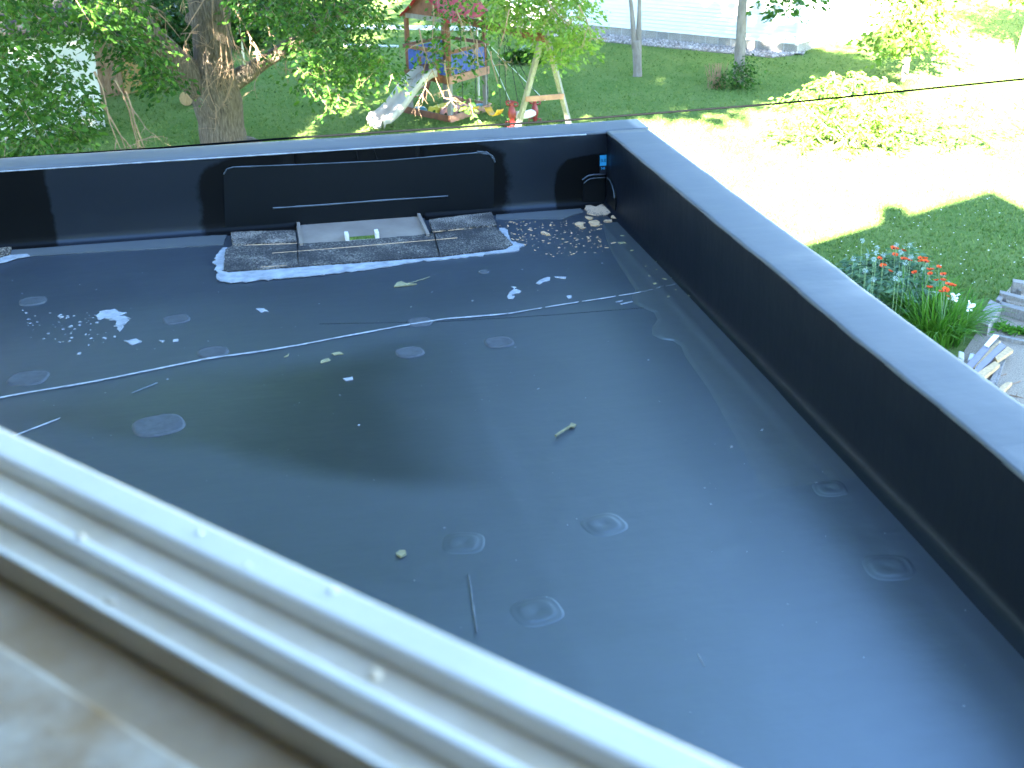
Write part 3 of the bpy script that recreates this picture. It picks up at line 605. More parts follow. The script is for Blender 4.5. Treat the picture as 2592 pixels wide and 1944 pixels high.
# corner: torn flashing with tan husks
wall_sheet('corner_patch', [Bw(*zb(x, y)) for x, y in ((240, 1010), (245, 650), (270, 580), (330, 530), (420, 500), (625, 490), (640, 1000))], M_PATCH, .008, .008)
wall_sheet('corner_patch', [Rw(*zb(x, y)) for x, y in ((690, 540), (745, 580), (790, 660), (830, 790), (840, 900), (835, 1170), (690, 1120))], M_PATCH, .008, .008, 'R')
ridge('patch_fold', [(x, RY-.010, z) for x, z in [Bw(*zb(a, b)) for a, b in lerp_pts([(225, 580), (270, 545), (330, 505), (420, 488), (625, 480)], 5)]], .003, M_EPDM, seed=6)
ridge('patch_fold', [(x, RY-.012, z) for x, z in [Bw(*zb(a, b)) for a, b in lerp_pts([(250, 640), (300, 590), (370, 555), (470, 545), (625, 538)], 5)]], .0025, M_EPDM, seed=7)
ridge('patch_fold', [(RX-.010, y, z) for y, z in [Rw(*zb(a, b)) for a, b in lerp_pts([(700, 545), (750, 590), (790, 680), (825, 800), (835, 910)], 5)]], .003, M_EPDM, seed=8)
floor_sheet('torn_flashing', zz(zb, [(285, 1120), (290, 1040), (470, 1090), (650, 1015), (680, 1090), (720, 1190), (640, 1230), (420, 1225), (330, 1200)]), .008, speckle_mat('tan_crust', dark=(.10, .10, .10), light=(.54, .38, .25), thr=.36, soft=.1, patch=9), .006, .003, 15)
for i, pts in enumerate(([(255, 1220), (330, 1250), (440, 1265), (400, 1300), (320, 1290)], [(330, 1330), (440, 1310), (490, 1310), (560, 1380), (450, 1415), (370, 1370)], [(600, 1320), (660, 1300), (760, 1310), (770, 1340), (640, 1345)], [(720, 1250), (800, 1220), (845, 1240), (840, 1295), (760, 1280)], [(75, 1370), (160, 1335), (230, 1350), (300, 1345), (240, 1385), (250, 1415), (160, 1415)], [(170, 1435), (280, 1432), (300, 1450), (200, 1455)])):
    o = floor_sheet('husk_clump', zz(zb, pts), .0055, M_TAN, .0045, .003, 30+i, 1, step=.012)
    o.parent = None; o.matrix_parent_inverse = Matrix.Identity(4)
    tag(o, 'tan clump of seed husks on the roof in the parapet corner', 'husk clump', 'husk clumps in the parapet corner')
# the blue printed tape in the corner
ty0, tz0 = Bw(*zb(620, 150)); ty1, tz1 = Bw(*zb(640, 480)); tx1 = RX-.001
mb = MB(); zt = Bw(*zb(660, 145))[1]; zm = Bw(*zb(660, 325))[1]; ze = Bw(*zb(660, 480))[1]
wd = .030; mb.box((RX-.004-wd/2, RY-.010, (zt+zm)/2), (wd, .003, zt-zm)); tape = eb(mb.build('printed_tape', M_LETTER, ext)); tape['label'] = 'blue printed strip of tape in the corner'
mb = MB(); mb.box((RX-.004-wd/2, RY-.010, (zm+ze)/2-.0005), (wd, .003, zm-ze-.001)); eb(mb.build('printed_tape', M_INK, ext))
def text(txt, x, y, z, size, m):
    cu = bpy.data.curves.new('lettering', 'FONT'); cu.body = txt; cu.size = size; cu.align_x = 'CENTER'; cu.extrude = .0004
    t = bpy.data.objects.new('tmp', cu); COL.objects.link(t); t.rotation_euler = (math.pi/2, 0, 0); t.location = (x, y, z)
    bpy.context.view_layer.update(); dg = bpy.context.evaluated_depsgraph_get(); me = bpy.data.meshes.new_from_object(t.evaluated_get(dg)); me.transform(t.matrix_world)
    bpy.data.objects.remove(t); me.materials.clear(); return eb(link('lettering', me, m, ext))
text('SLE', RX-.004-wd/2, RY-.0122, (zt+zm)/2-.006, .018, M_INK); text('HI', RX-.004-wd/2, RY-.0122, zm-.018, .018, M_LETTER)
# loose bits lying on the roof
def twig_thing(name, pix, r, m, label, cat, blob=None):
    P = [O(x, y, RF) for x, y in pix]; mb = MB()
    mb.tube([(p[0], p[1], float(floorz(p[0], p[1]))+r*1.2+.004) for p in lerp_pts(P, 4)], [r*(.8+.5*random.random()) for _ in lerp_pts(P, 4)], 6)
    if blob:
        q = [O(x, y, RF)[:2] for x, y in blob]; zf = float(floorz(q[0][0], q[0][1])); mb.prism([tuple(t) for t in q], zf+.003, zf+.008)
    return tag(mb.build(name, m, smooth=False), label, cat)
twig_thing('dry_twig', zz(zc, [(1400, 1128), (1440, 1100), (1475, 1078), (1500, 1062)]), .004, M_PALE, 'pale dry twig with a flattened tip lying on the black roof', 'twig', zz(zc, [(1495, 1060), (1508, 1033), (1545, 1045), (1530, 1062)]))
twig_thing('fallen_leaf', zz(zc, [(300, 70), (400, 50), (520, 12)]), .0012, M_PALE, 'pale green leaf sprig lying between the scupper and seam', 'leaf', zz(zc, [(270, 82), (290, 55), (320, 45), (355, 60), (430, 63), (330, 75)]))
twig_thing('brown_leaf', zz(zoom(900, 1200, 2.765), [(285, 570), (330, 560)]), .002, M_PALE, 'small crumpled tan leaf near the window side of the roof', 'leaf', zz(zoom(900, 1200, 2.765), [(285, 575), (310, 550), (350, 550), (355, 575), (320, 595)]))

# ------------------------------------------------------------------ foliage tools
def leaves_mesh(name, P, m, parent, size=.1, droop=.5, width=.5, sizes=None, dirs=None):
    """one folded leaf (two triangles) for every point of P"""
    n = len(P); P = np.asarray(P); s = size*RNG.uniform(.65, 1.25, n) if sizes is None else sizes
    if dirs is None:
        a = RNG.uniform(0, 2*np.pi, n); dz = RNG.normal(-droop, .35, n); d = np.stack([np.cos(a), np.sin(a), dz], -1)
    else: d = dirs+RNG.normal(0, .25, (n, 3))
    d /= np.linalg.norm(d, axis=1, keepdims=True)
    r = RNG.normal(0, 1, (n, 3)); r[:, 2] *= .6; sd = np.cross(d, r+np.array([0, 0, .01])); sd /= np.linalg.norm(sd, axis=1, keepdims=True)+1e-9
    nn = np.cross(sd, d); s_ = s[:, None]; fold = RNG.uniform(.02, .14, n)[:, None]
    V = np.stack([P, P+d*s_*.45+sd*s_*width*.5+nn*s_*fold, P+d*s_, P+d*s_*.45-sd*s_*width*.5+nn*s_*fold], 1).reshape(-1, 3)
    b = np.arange(n)[:, None]*4; F = np.concatenate([b+np.array([[0, 1, 2]]), b+np.array([[0, 2, 3]])], 1).reshape(-1, 3)
    return np_mesh(name, V, F, m, parent)
def twig_leaves(anchors, length=.55, nl=11, droop=.6, spread=.05):
    """sprays: a drooping twig from every anchor with leaves along it; returns leaf points, directions and twig polylines"""
    n = len(anchors); a = RNG.uniform(0, 2*np.pi, n); d = np.stack([np.cos(a), np.sin(a), -RNG.uniform(.1, 1.2, n)*droop], -1); d /= np.linalg.norm(d, axis=1, keepdims=True)
    L_ = length*RNG.uniform(.6, 1.3, n); t = np.linspace(.1, 1, nl)
    Q = anchors[:, None]+d[:, None]*(L_[:, None]*t)[..., None]; Q[..., 2] -= (t**2*.22)*L_[:, None]
    Q = Q+RNG.normal(0, spread, Q.shape); side = np.cross(d, [0, 0, 1]); side /= np.linalg.norm(side, axis=1, keepdims=True)+1e-9
    sg = np.where(np.arange(nl) % 2 == 0, 1, -1)[None, :, None]
    D = d[:, None]*.6+side[:, None]*sg*.8+np.array([0, 0, -.35]); return Q.reshape(-1, 3), D.reshape(-1, 3), (anchors, d, L_)
def in_poly(p, poly):
    c = np.zeros(len(p), bool); n = len(poly)
    for i in range(n):
        (ax, ay), (bx, by) = poly[i], poly[(i+1) % n]
        with np.errstate(divide='ignore', invalid='ignore'):
            c ^= ((ay > p[:, 1]) != (by > p[:, 1])) & (p[:, 0] < (bx-ax)*(p[:, 1]-ay)/(by-ay+1e-12)+ax)
    return c
def pix_cloud(poly, n, d0, d1):
    """points hanging inside a silhouette (2212 px view) spread in depth between d0 and d1 metres"""
    poly = np.array(poly, float); out = []
    while len(out) < n:
        p = RNG.uniform(poly.min(0), poly.max(0), (n, 2)); p = p[in_poly(p, poly)]
        for x, y in p:
            out.append(at_dist(x*K, y*K, RNG.uniform(d0, d1)))
            if len(out) >= n: break
    return np.array(out)
def blob_cloud(blobs, n):
    w_ = np.array([b[3]*b[4]*b[5] for b in blobs]); w_ = w_/w_.sum(); out = []
    for b, k in zip(blobs, RNG.multinomial(n, w_)):
        q = RNG.normal(0, 1, (k, 3)); q /= np.linalg.norm(q, axis=1, keepdims=True); q *= (RNG.uniform(.25, 1, (k, 1)))**.5
        out.append(np.array(b[:3])+q*np.array(b[3:6]))
    return np.concatenate(out)
def limb(mb, a, b, r0, r1, bend=.3, n=7, seed=0, seg=10, rough=.12):
    rr = np.random.default_rng(seed); a, b = np.array(a, float), np.array(b, float); o = rr.normal(0, bend, 3)*np.array([1, 1, .4]); pts = []
    for i in range(n+1):
        t = i/n; pts.append(a+(b-a)*t+o*math.sin(math.pi*t)+rr.normal(0, bend*.06, 3))
    mb.tube(pts, [r0+(r1-r0)*i/n for i in range(n+1)], seg, rough=rough, seed=seed); return pts
def twigs(mb, p, d, L_, r, depth, rr, bend=.35):
    p = np.array(p, float); d = np.array(d, float)/np.linalg.norm(d); pts = [p]; n = 5
    for i in range(n): d = d+rr.normal(0, bend*.35, 3)+np.array([0, 0, -.05]); d /= np.linalg.norm(d); pts.append(pts[-1]+d*L_/n)
    mb.tube(pts, [r*(1-.75*i/n) for i in range(n+1)], 4, cap=False)
    if depth > 0:
        for k in range(rr.integers(2, 5)):
            i = rr.integers(1, n+1); dd = d+rr.normal(0, .75, 3); twigs(mb, pts[i], dd, L_*rr.uniform(.35, .65), r*.55, depth-1, rr, bend)

# ------------------------------------------------------------------ big elm behind the flat roof
z1 = zoom(0, 0, 2.765); z2 = zoom(700, 0, 2.765); z3 = zoom(1400, 0, 1.8557); zr = zoom(1440, 0, 3.95)
TB = O(570, 372, 0)
elm = tag(empty('elm_tree', (TB[0], TB[1], 0)), 'large forked elm with thick grey trunk, dead twigs and drooping leafy branches', 'tree'); EI = Matrix.Translation(-elm.location)
TD = math.hypot(TB[0], TB[1])
def tp(x, y, dd=0): return at_dist(*z1(x, y), TD+dd)      # on the tree's own distance
mb = MB()
pts = [np.array([TB[0]+.02, TB[1], -.1]), tp(1565, 990), tp(1545, 850), tp(1520, 700), tp(1500, 560), tp(1490, 400), tp(1480, 200), tp(1465, 0), tp(1450, -300, .2), tp(1500, -800, .6), tp(1450, -1400, 1.0)]
px = FPX*2.765/TD
mb.tube(lerp_pts(pts, 3), list(np.interp(np.linspace(0, 1, 31), [0, .1, .2, .3, .4, .5, .6, .7, .8, .9, 1], [.78, 160/px, 152/px, 165/px, 150/px, 128/px, 126/px, 140/px, .38, .25, .12])), 26, rough=.05, seed=3)
o = mb.build('trunk', M_BARK, elm, smooth=True); o.matrix_parent_inverse = EI
def elimb(pts, r, name='limb', n=3):
    mb = MB(); P = lerp_pts(pts, n); mb.tube(P, list(np.interp(np.linspace(0, 1, len(P)), np.linspace(0, 1, len(r)), r)), 14, rough=.07, seed=len(P)); o = mb.build(name, M_BARK, elm, smooth=True); o.matrix_parent_inverse = EI
elimb([tp(1440, 640, -.05), tp(1330, 530, -.1), tp(1190, 390, -.3), tp(1060, 260, -.5), tp(960, 110, -.7), tp(890, -60, -.9), tp(700, -500, -1.5), tp(300, -1100, -2.5)], [100/px, 105/px, 88/px, 80/px, 62/px, 55/px, .14, .06])
elimb([tp(1590, 600, 0), tp(1700, 530, .1), tp(1850, 430, .2), tp(2010, 330, .3), tp(2200, 200, .3), tp(2600, -50, .4), tp(3300, -500, .5)], [70/px, 66/px, 50/px, 46/px, 38/px, .12, .05])
elimb([tp(1470, -250, .2), tp(1800, -700, -1), tp(2600, -1000, -2.5), tp(3400, -900, -4)], [.22, .18, .12, .05])
elimb([tp(1455, -200, .2), tp(1000, -800, 1.5), tp(300, -1300, 3)], [.22, .16, .06])
elimb([tp(1320, 120, .3), tp(1390, 160, .15), tp(1450, 230, .05)], [40/px, 42/px, 50/px], 'knot')
rr = np.random.default_rng(5); mb = MB()
for (x, y, dx, dz, L_, r) in ((1560, 0, .1, -1, 1.3, .022), (1500, -60, -.3, -1, 1.1, .018), (1640, 60, .3, -.8, 1.0, .018), (1450, -40, -.5, -.7, 1.0, .016), (1600, 150, .1, -1, 1.1, .018), (1440, 480, -.1, -1, .8, .016), (1640, 520, -.3, -.6, .5, .012), (1550, 250, -.1, -1, 1.0, .015), (1660, 180, .4, -1, 1.0, .015), (1390, 170, -.4, -.5, .7, .014), (1580, 320, .2, -1, .8, .014), (1980, 310, .0, -1, .8, .016), (1880, 190, .0, -1, .6, .012), (1440, 330, .0, -1, .6, .013), (960, -30, .9, -.8, 1.1, .02), (900, 0, .5, -1, .9, .014), (1280, -60, .0, -1, .5, .012)):
    p = tp(x, y, -.75); twigs(mb, p, (dx, -.15, dz), L_, r, 3, rr)
for (x, y, L_, dx) in ((880, 640, 1.3, .25), (700, 700, 1.2, .1), (800, 560, 1.4, .45), (660, 500, 1.5, .3)):
    p = tp(x, y, -3.5); twigs(mb, p, (dx, -.1, -1), L_, .022, 3, rr)
o = mb.build('dead_twigs', M_TWIG, elm); o.matrix_parent_inverse = EI; o['kind'] = 'stuff'
def crown(parent, inv, clouds, m, size, name='crown', droop=.5, nl=11, length=.55, width=.5, twig=True, tm=None):
    Q, D, tw = twig_leaves(clouds, length, nl, droop); ob = leaves_mesh(name, Q, m, parent, size, dirs=D, width=width); ob.matrix_parent_inverse = inv; ob['kind'] = 'stuff'
    if twig:
        V = []; F = []; a, d, L_ = tw; e = a+d*L_[:, None]; e[:, 2] -= .22*L_; up = np.array([0, 0, .006]); sd = np.cross(d, [0, 0, 1])*.006
        V = np.stack([a-sd, a+sd, e], 1).reshape(-1, 3); F = np.arange(len(V)).reshape(-1, 3)
        t = np_mesh('twigs', V, F, tm or M_TWIG, parent); t.matrix_parent_inverse = inv; t['kind'] = 'stuff'
# leafy sprays that hang into view
sil_left = [(-60, -60), (205, -40), (240, 30), (215, 90), (150, 70), (60, 95), (140, 110), (180, 175), (210, 200), (205, 235), (190, 260), (215, 300), (170, 320), (60, 345), (-60, 360)]
sil_l2 = [(190, -40), (290, -40), (300, 60), (335, 75), (330, 120), (385, 185), (340, 190), (290, 160), (260, 130), (230, 90)]
sil_mid = [(505, -60), (835, -60), (825, 90), (840, 130), (850, 150), (868, 160), (840, 170), (790, 178), (745, 195), (728, 225), (690, 205), (650, 180), (625, 130), (600, 60), (520, 40)]
sil_play = [(885, -60), (1030, -60), (1020, 40), (1060, 110), (1035, 165), (1040, 215), (1010, 225), (965, 140), (900, 120), (885, 95), (900, 60), (975, 40)]
sil_right = [(1035, -60), (1250, -60), (1265, 60), (1285, 100), (1250, 105), (1215, 140), (1170, 120), (1140, 70), (1090, 60), (1040, 30)]
cl = np.concatenate([pix_cloud(sil_left, 640, TD-5.5, TD-1.5), pix_cloud(sil_l2, 190, TD-3.5, TD-.8)]); crown(elm, EI, cl, L_ELM, .125)
cl = np.concatenate([pix_cloud(sil_mid, 560, TD-3.0, TD+.5), pix_cloud(sil_play, 75, TD-2.4, TD-.6)]); crown(elm, EI, cl, L_ELM, .115)
cl = pix_cloud(sil_right, 420, TD-1.5, TD+1.5); crown(elm, EI, cl, L_SUNLIT, .12)
mb = MB()
for (x, y, L_, dx) in ((935, 10, .8, .1), (985, 20, .9, .3), (1010, 30, .8, .2), (905, 60, 1.4, .1), (1100, 20, .9, -.2), (1030, 60, .9, 0), (1180, -10, .8, .3), (1250, 10, .7, .4), (960, 130, .8, .1), (1060, 110, .7, .2)):
    twigs(mb, at_dist(x*K, y*K, TD-1.7), (dx, -.1, -1), L_, .016, 3, rr)
o = mb.build('dead_twigs', M_TWIG, elm); o.matrix_parent_inverse = EI; o['kind'] = 'stuff'
# the crown above the picture
cx_, cy_ = TB[0], TB[1]
bl = [(cx_-3.5, cy_-2, 8.5, 3.5, 3.5, 2.2), (cx_+3.5, cy_-1.5, 8.2, 3.8, 3.2, 2.0), (cx_, cy_+2, 10.5, 4, 4, 2.6), (cx_-1, cy_-1, 13, 3.6, 3.6, 2.2), (cx_+5.5, cy_+1.5, 7.4, 2.6, 2.6, 1.6), (cx_-6.0, cy_+1, 8.0, 2.6, 2.6, 1.9), (cx_+2.5, cy_-1, 12, 2.6, 2.6, 1.8), (cx_+4.5, cy_-5.5, 10, 2.8, 2.8, 1.6), (cx_+7.2, cy_-3.2, 9.3, 2.4, 2.4, 1.4)]
crown(elm, EI, blob_cloud(bl, 2600), L_ELM, .30, length=.8, nl=9, width=.6, twig=False)

# ------------------------------------------------------------------ other trees
def simple_tree(name, x, y, h, r0, blobs, n, lm, size, label, group=None, bark=M_BARK2, fork=None, seed=0, twig=False):
    t = tag(empty(name, (x, y, 0)), label, 'tree', group); inv = Matrix.Translation(-t.location)
    mb = MB(); limb(mb, (x, y, -.1), (x+.1, y, h*.55), r0*1.25, r0*.75, .1, 9, seed, 14, .06); limb(mb, (x+.1, y, h*.54), (x+.2, y+.1, h*.9), r0*.72, r0*.15, .2, 6, seed+1, 10)
    for i, b in enumerate(blobs): limb(mb, (x+.08, y, h*(.42+.08*(i % 4))), (b[0], b[1], b[2]), r0*.4, r0*.06, .25, 6, seed+5+i, 8)
    o = mb.build('trunk', bark, t, smooth=True); o.matrix_parent_inverse = inv
    crown(t, inv, blob_cloud(blobs, n), lm, size, length=.7, nl=9, width=.6, twig=twig); return t, inv
def around(x, y, z, R_, n, rb, seed):
    rr = np.random.default_rng(seed); out = []
    for i in range(n):
        a = 2*math.pi*i/n+rr.uniform(-.4, .4); q = R_*rr.uniform(.35, 1); out.append((x+math.cos(a)*q, y+math.sin(a)*q, z+rr.uniform(-1.6, 1.8), rb*rr.uniform(.8, 1.25), rb*rr.uniform(.8, 1.25), rb*rr.uniform(.5, .8)))
    return out
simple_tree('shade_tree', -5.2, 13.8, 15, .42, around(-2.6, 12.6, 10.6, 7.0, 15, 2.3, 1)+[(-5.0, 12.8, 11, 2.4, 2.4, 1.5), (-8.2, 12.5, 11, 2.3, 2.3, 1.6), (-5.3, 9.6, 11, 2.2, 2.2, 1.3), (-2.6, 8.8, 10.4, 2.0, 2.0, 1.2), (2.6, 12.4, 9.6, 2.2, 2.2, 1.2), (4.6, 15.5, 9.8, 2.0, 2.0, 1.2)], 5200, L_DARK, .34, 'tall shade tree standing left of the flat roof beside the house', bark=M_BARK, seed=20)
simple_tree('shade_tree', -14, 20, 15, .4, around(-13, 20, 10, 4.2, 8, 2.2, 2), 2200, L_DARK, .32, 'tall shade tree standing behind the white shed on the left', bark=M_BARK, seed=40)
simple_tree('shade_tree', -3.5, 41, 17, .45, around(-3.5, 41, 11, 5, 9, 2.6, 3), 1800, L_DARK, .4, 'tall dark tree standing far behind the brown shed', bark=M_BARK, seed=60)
simple_tree('shade_tree', -14.5, 8.5, 15, .42, around(-13.8, 8.2, 10.2, 4.6, 10, 2.3, 6), 2600, L_DARK, .32, 'tall shade tree standing far left beyond the added house wing', bark=M_BARK, seed=120)
# two young maples in front of the neighbour
m1 = O(1612, 193, 0); d1 = math.hypot(m1[0], m1[1]); mp_ = lambda x, y, dd=0: at_dist(*zr(x, y), d1+dd); px = FPX*3.95/d1
t = tag(empty('twin_stem_maple', (m1[0], m1[1], 0)), 'young maple whose trunk splits into two upright stems', 'tree'); inv = Matrix.Translation(-t.location)
mb = MB(); mb.tube(lerp_pts([(m1[0], m1[1], -.1), mp_(688, 740), mp_(683, 600), mp_(680, 470), mp_(676, 400)], 3), list(np.interp(np.linspace(0, 1, 13), [0, .15, .4, .7, 1], [62/px, 46/px, 42/px, 46/px, 44/px])), 14, rough=.05, seed=1)
o = mb.build('trunk', M_BARK2, t, smooth=True); o.matrix_parent_inverse = inv
for pts in ([mp_(655, 480), mp_(645, 300), mp_(632, 150), mp_(618, 0), mp_(590, -300), mp_(540, -700)], [mp_(700, 480), mp_(700, 300), mp_(704, 150), mp_(706, 0), mp_(720, -300), mp_(800, -700)]):
    mb = MB(); mb.tube(lerp_pts(pts, 3), list(np.linspace(29/px, 12/px, 16)), 12, rough=.06, seed=2); o = mb.build('stem', M_BARK2, t, smooth=True); o.matrix_parent_inverse = inv
crown(t, inv, blob_cloud(around(m1[0], m1[1], 7.2, 2.2, 7, 1.35, 8), 900), L_ELM, .24, length=.7, nl=9, width=.6)
m2 = O(1872, 212, 0); d2 = math.hypot(m2[0], m2[1]); mp2 = lambda x, y, dd=0: at_dist(*zr(x, y), d2+dd); px = FPX*3.95/d2
t = tag(empty('single_stem_maple', (m2[0], m2[1], 0)), 'young maple with one straight trunk and a sprouting bush at its foot', 'tree'); inv = Matrix.Translation(-t.location)
mb = MB(); mb.tube(lerp_pts([(m2[0], m2[1], -.1), mp2(1700, 780), mp2(1705, 600), mp2(1718, 400), mp2(1730, 200), mp2(1738, 0), mp2(1745, -300), mp2(1760, -800)], 3), list(np.interp(np.linspace(0, 1, 22), [0, .1, .3, .6, .8, 1], [66/px, 56/px, 52/px, 46/px, 40/px, 16/px])), 14, rough=.05, seed=4)
o = mb.build('trunk', M_BARK2, t, smooth=True); o.matrix_parent_inverse = inv
crown(t, inv, np.concatenate([blob_cloud(around(m2[0], m2[1], 7.0, 2.0, 7, 1.35, 9), 900), pix_cloud([(1650, -40), (1760, -40), (1745, 20), (1690, 50), (1645, 20)], 26, d2-.8, d2+.4)]), L_ELM, .2, length=.5, nl=9, width=.5)
# right-hand small trees in full sun
s1 = O(2285, 205, 0)
simple_tree('small_yard_tree', s1[0], s1[1], 3.6, .07, [(s1[0], s1[1], 3.1, .75, .75, .8), (s1[0]+.25, s1[1], 2.0, .9, .9, .7), (s1[0]-.1, s1[1]-.1, 1.3, .8, .8, .5), (s1[0]+.5, s1[1], 2.7, .6, .6, .5)], 420, L_SUNLIT, .17, 'small loose-leaved tree in full sun near the white buckets', seed=70, twig=True)
s2 = O(2580, 140, 0)
simple_tree('small_yard_tree', s2[0], s2[1], 5, .1, [(s2[0], s2[1], 3.6, 1.3, 1.3, 1.2), (s2[0]+1, s2[1], 3.0, 1.3, 1.3, 1.2), (s2[0]+.2, s2[1], 2.2, 1.2, 1.2, .9)], 620, L_SUNLIT, .17, 'round sunlit tree at the far sunny edge of the lawn', seed=80, twig=True)
# feathery sumac-like shrub in the sun
sb = A(1830, 312, 0); t = tag(empty('feathery_shrub', (sb[0], sb[1], 0)), 'wide feathery shrub with fern-like fronds, bleached by sun', 'shrub'); inv = Matrix.Translation(-t.location)
fro = np.concatenate([pix_cloud([(1700, 290), (1690, 235), (1740, 190), (1800, 150), (1900, 165), (1970, 230), (1990, 290), (1850, 310)], 130, math.hypot(sb[0], sb[1])-1.0, math.hypot(sb[0], sb[1])+.5), pix_cloud([(1950, 210), (2120, 200), (2212, 240), (2212, 300), (1990, 300)], 16, math.hypot(sb[0], sb[1])-.6, math.hypot(sb[0], sb[1])+.6)])
crown(t, inv, fro, L_SUNLIT, .15, 'foliage', droop=.25, nl=26, length=.75, width=.32)
mb = MB()
for i in range(16): limb(mb, (sb[0]+random.uniform(-.6, .8), sb[1]+random.uniform(-.4, .4), 0), fro[i*7], .022, .008, .1, 5, i, 6)
o = mb.build('stems', M_BARK2, t); o.matrix_parent_inverse = inv; o['kind'] = 'stuff'
# bush of sprouts at the maple's foot
b2 = O(1845, 222, 0); t = tag(empty('sprout_bush', (b2[0], b2[1], 0)), 'low leafy sprouts and dead stalks at the foot of the single-stem maple', 'bush'); inv = Matrix.Translation(-t.location)
crown(t, inv, blob_cloud([(b2[0]+.1, b2[1]-.1, .25, .55, .3, .28), (b2[0]+.35, b2[1], .55, .3, .2, .3)], 90), L_ELM, .1, 'foliage', length=.25, nl=8)
mb = MB(); rr = np.random.default_rng(8)
for i in range(34): twigs(mb, (b2[0]-.32+rr.uniform(-.22, .22), b2[1]+rr.uniform(-.12, .12), 0), (rr.normal(0, .15)-.05, 0, 1.4), .62, .008, 0, rr, .1)
o = mb.build('dead_stalks', M_LTCEDAR, t); o.matrix_parent_inverse = inv; o['kind'] = 'stuff'
# dark shrubs behind the elm and the brown shed
def bush(x, y, w_, h, n, m, label, size=.2, group=None):
    t = tag(empty('dark_bush', (x, y, 0)), label, 'bush', group); inv = Matrix.Translation(-t.location)
    crown(t, inv, blob_cloud([(x+dx*w_, y+dy*w_*.5, h*q, w_*.55, w_*.5, h*.36) for dx, dy, q in ((-.4, 0, .4), (.4, 0, .45), (0, .3, .65), (0, -.2, .3))], n), m, size, 'foliage', length=.5, nl=9, width=.6)
    mb = MB(); limb(mb, (x, y, -.05), (x, y, h*.7), .06, .02, .1, 4, 3, 6); o = mb.build('stem', M_BARK, t); o.matrix_parent_inverse = inv
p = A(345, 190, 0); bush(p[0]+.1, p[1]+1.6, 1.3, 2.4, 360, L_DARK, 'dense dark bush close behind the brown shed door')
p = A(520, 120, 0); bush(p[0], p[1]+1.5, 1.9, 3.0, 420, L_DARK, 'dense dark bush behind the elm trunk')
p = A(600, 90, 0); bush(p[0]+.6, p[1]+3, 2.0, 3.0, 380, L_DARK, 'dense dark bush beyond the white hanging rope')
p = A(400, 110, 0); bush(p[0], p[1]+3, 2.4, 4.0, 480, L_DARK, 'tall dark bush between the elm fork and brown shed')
p = A(150, 290, 0); bush(p[0]+.2, p[1]-.2, .8, .5, 60, L_ELM, 'low green plants at the foot of the white shed wall', .1)
# ------------------------------------------------------------------ white shed and brown shed on the left
sc = O(268, 325, 0); sl_ = O(-60, 366, 0); dv = sl_[:2]-sc[:2]; dv /= np.linalg.norm(dv); pv = np.array([-dv[1], dv[0]]); 
if pv[1] < 0: pv = -pv
t = tag(empty('white_shed', (sc[0], sc[1], 0)), 'white painted shed with dark roof edge half hidden by leaves', 'shed'); inv = Matrix.Translation(-t.location)
zt = 2.12
mb = MB(); q = lambda a, b: tuple(sc[:2]+dv*a+pv*b); mb.prism([q(0, 0), q(5, 0), q(5, 3.2), q(0, 3.2)], -.02, zt); o = mb.build('wall', M_WWALL, t); o.matrix_parent_inverse = inv
mb = MB()
for i in range(8): 
    b_ = i*.28; mb.prism([q(b_+.04, -.006), q(b_+.05, -.006), q(b_+.05, -.001), q(b_+.04, -.001)], 0, zt)
o = mb.build('wall_battens', M_WWALL, t); o.matrix_parent_inverse = inv; o['kind'] = 'stuff'
mb = MB(); V = []
for a, z in ((-.25, zt+.28), (1.2, zt-.35+.0), (5.3, zt-.3)):
    pass
mb.add([(*q(-.2, -.3), zt+.0), (*q(5.2, -.3), zt-.02), (*q(5.2, 1.6), zt+1.1), (*q(-.2, 1.6), zt+1.1), (*q(-.2, -.3), zt+.16), (*q(5.2, -.3), zt+.14), (*q(5.2, 1.6), zt+1.26), (*q(-.2, 1.6), zt+1.26)], [(3, 2, 1, 0), (4, 5, 6, 7), (0, 1, 5, 4), (1, 2, 6, 5), (2, 3, 7, 6), (3, 0, 4, 7)])
mb.add([(*q(-.2, 1.601), zt+1.1), (*q(5.2, 1.601), zt+1.1), (*q(5.2, 3.5), zt), (*q(-.2, 3.5), zt), (*q(-.2, 1.601), zt+1.26), (*q(5.2, 1.601), zt+1.26), (*q(5.2, 3.5), zt+.16), (*q(-.2, 3.5), zt+.16)], [(3, 2, 1, 0), (4, 5, 6, 7), (0, 1, 5, 4), (1, 2, 6, 5), (2, 3, 7, 6), (3, 0, 4, 7)])
o = mb.build('roof', M_DKROOF, t); o.matrix_parent_inverse = inv
mb = MB(); mb.add([(*q(0, 0.001), zt), (*q(0, 3.199), zt), (*q(0, 1.6), zt+1.05)], [(0, 1, 2)]); o = mb.build('gable', M_WWALL, t); o.matrix_parent_inverse = inv
bl_, br_ = O(*z1(690, 690)), O(*z1(1010, 640)); bv = br_[:2]-bl_[:2]; bw = np.linalg.norm(bv); bv /= bw; bn = np.array([-bv[1], bv[0]]); bn = bn if bn[1] > 0 else -bn
t = tag(empty('brown_shed', (bl_[0], bl_[1], 0)), 'rusty brown board shed with an ochre door behind the white shed', 'shed'); inv = Matrix.Translation(-t.location)
q = lambda a, b: tuple(bl_[:2]+bv*a+bn*b); dpx = FPX*2.765/math.hypot(bl_[0], bl_[1]); hh = 390/dpx*1.0
nb = 9
for i in range(nb):
    a0, a1 = -.6+(bw+.55)*i/nb+.004, -.6+(bw+.55)*(i+1)/nb-.004
    mb = MB(); mb.prism([q(a0, 0), q(a1, 0), q(a1, .03+.006*(i % 3)), q(a0, .03+.006*(i % 3))], 0, hh); o = mb.build('board', M_RUST, t); o.matrix_parent_inverse = inv
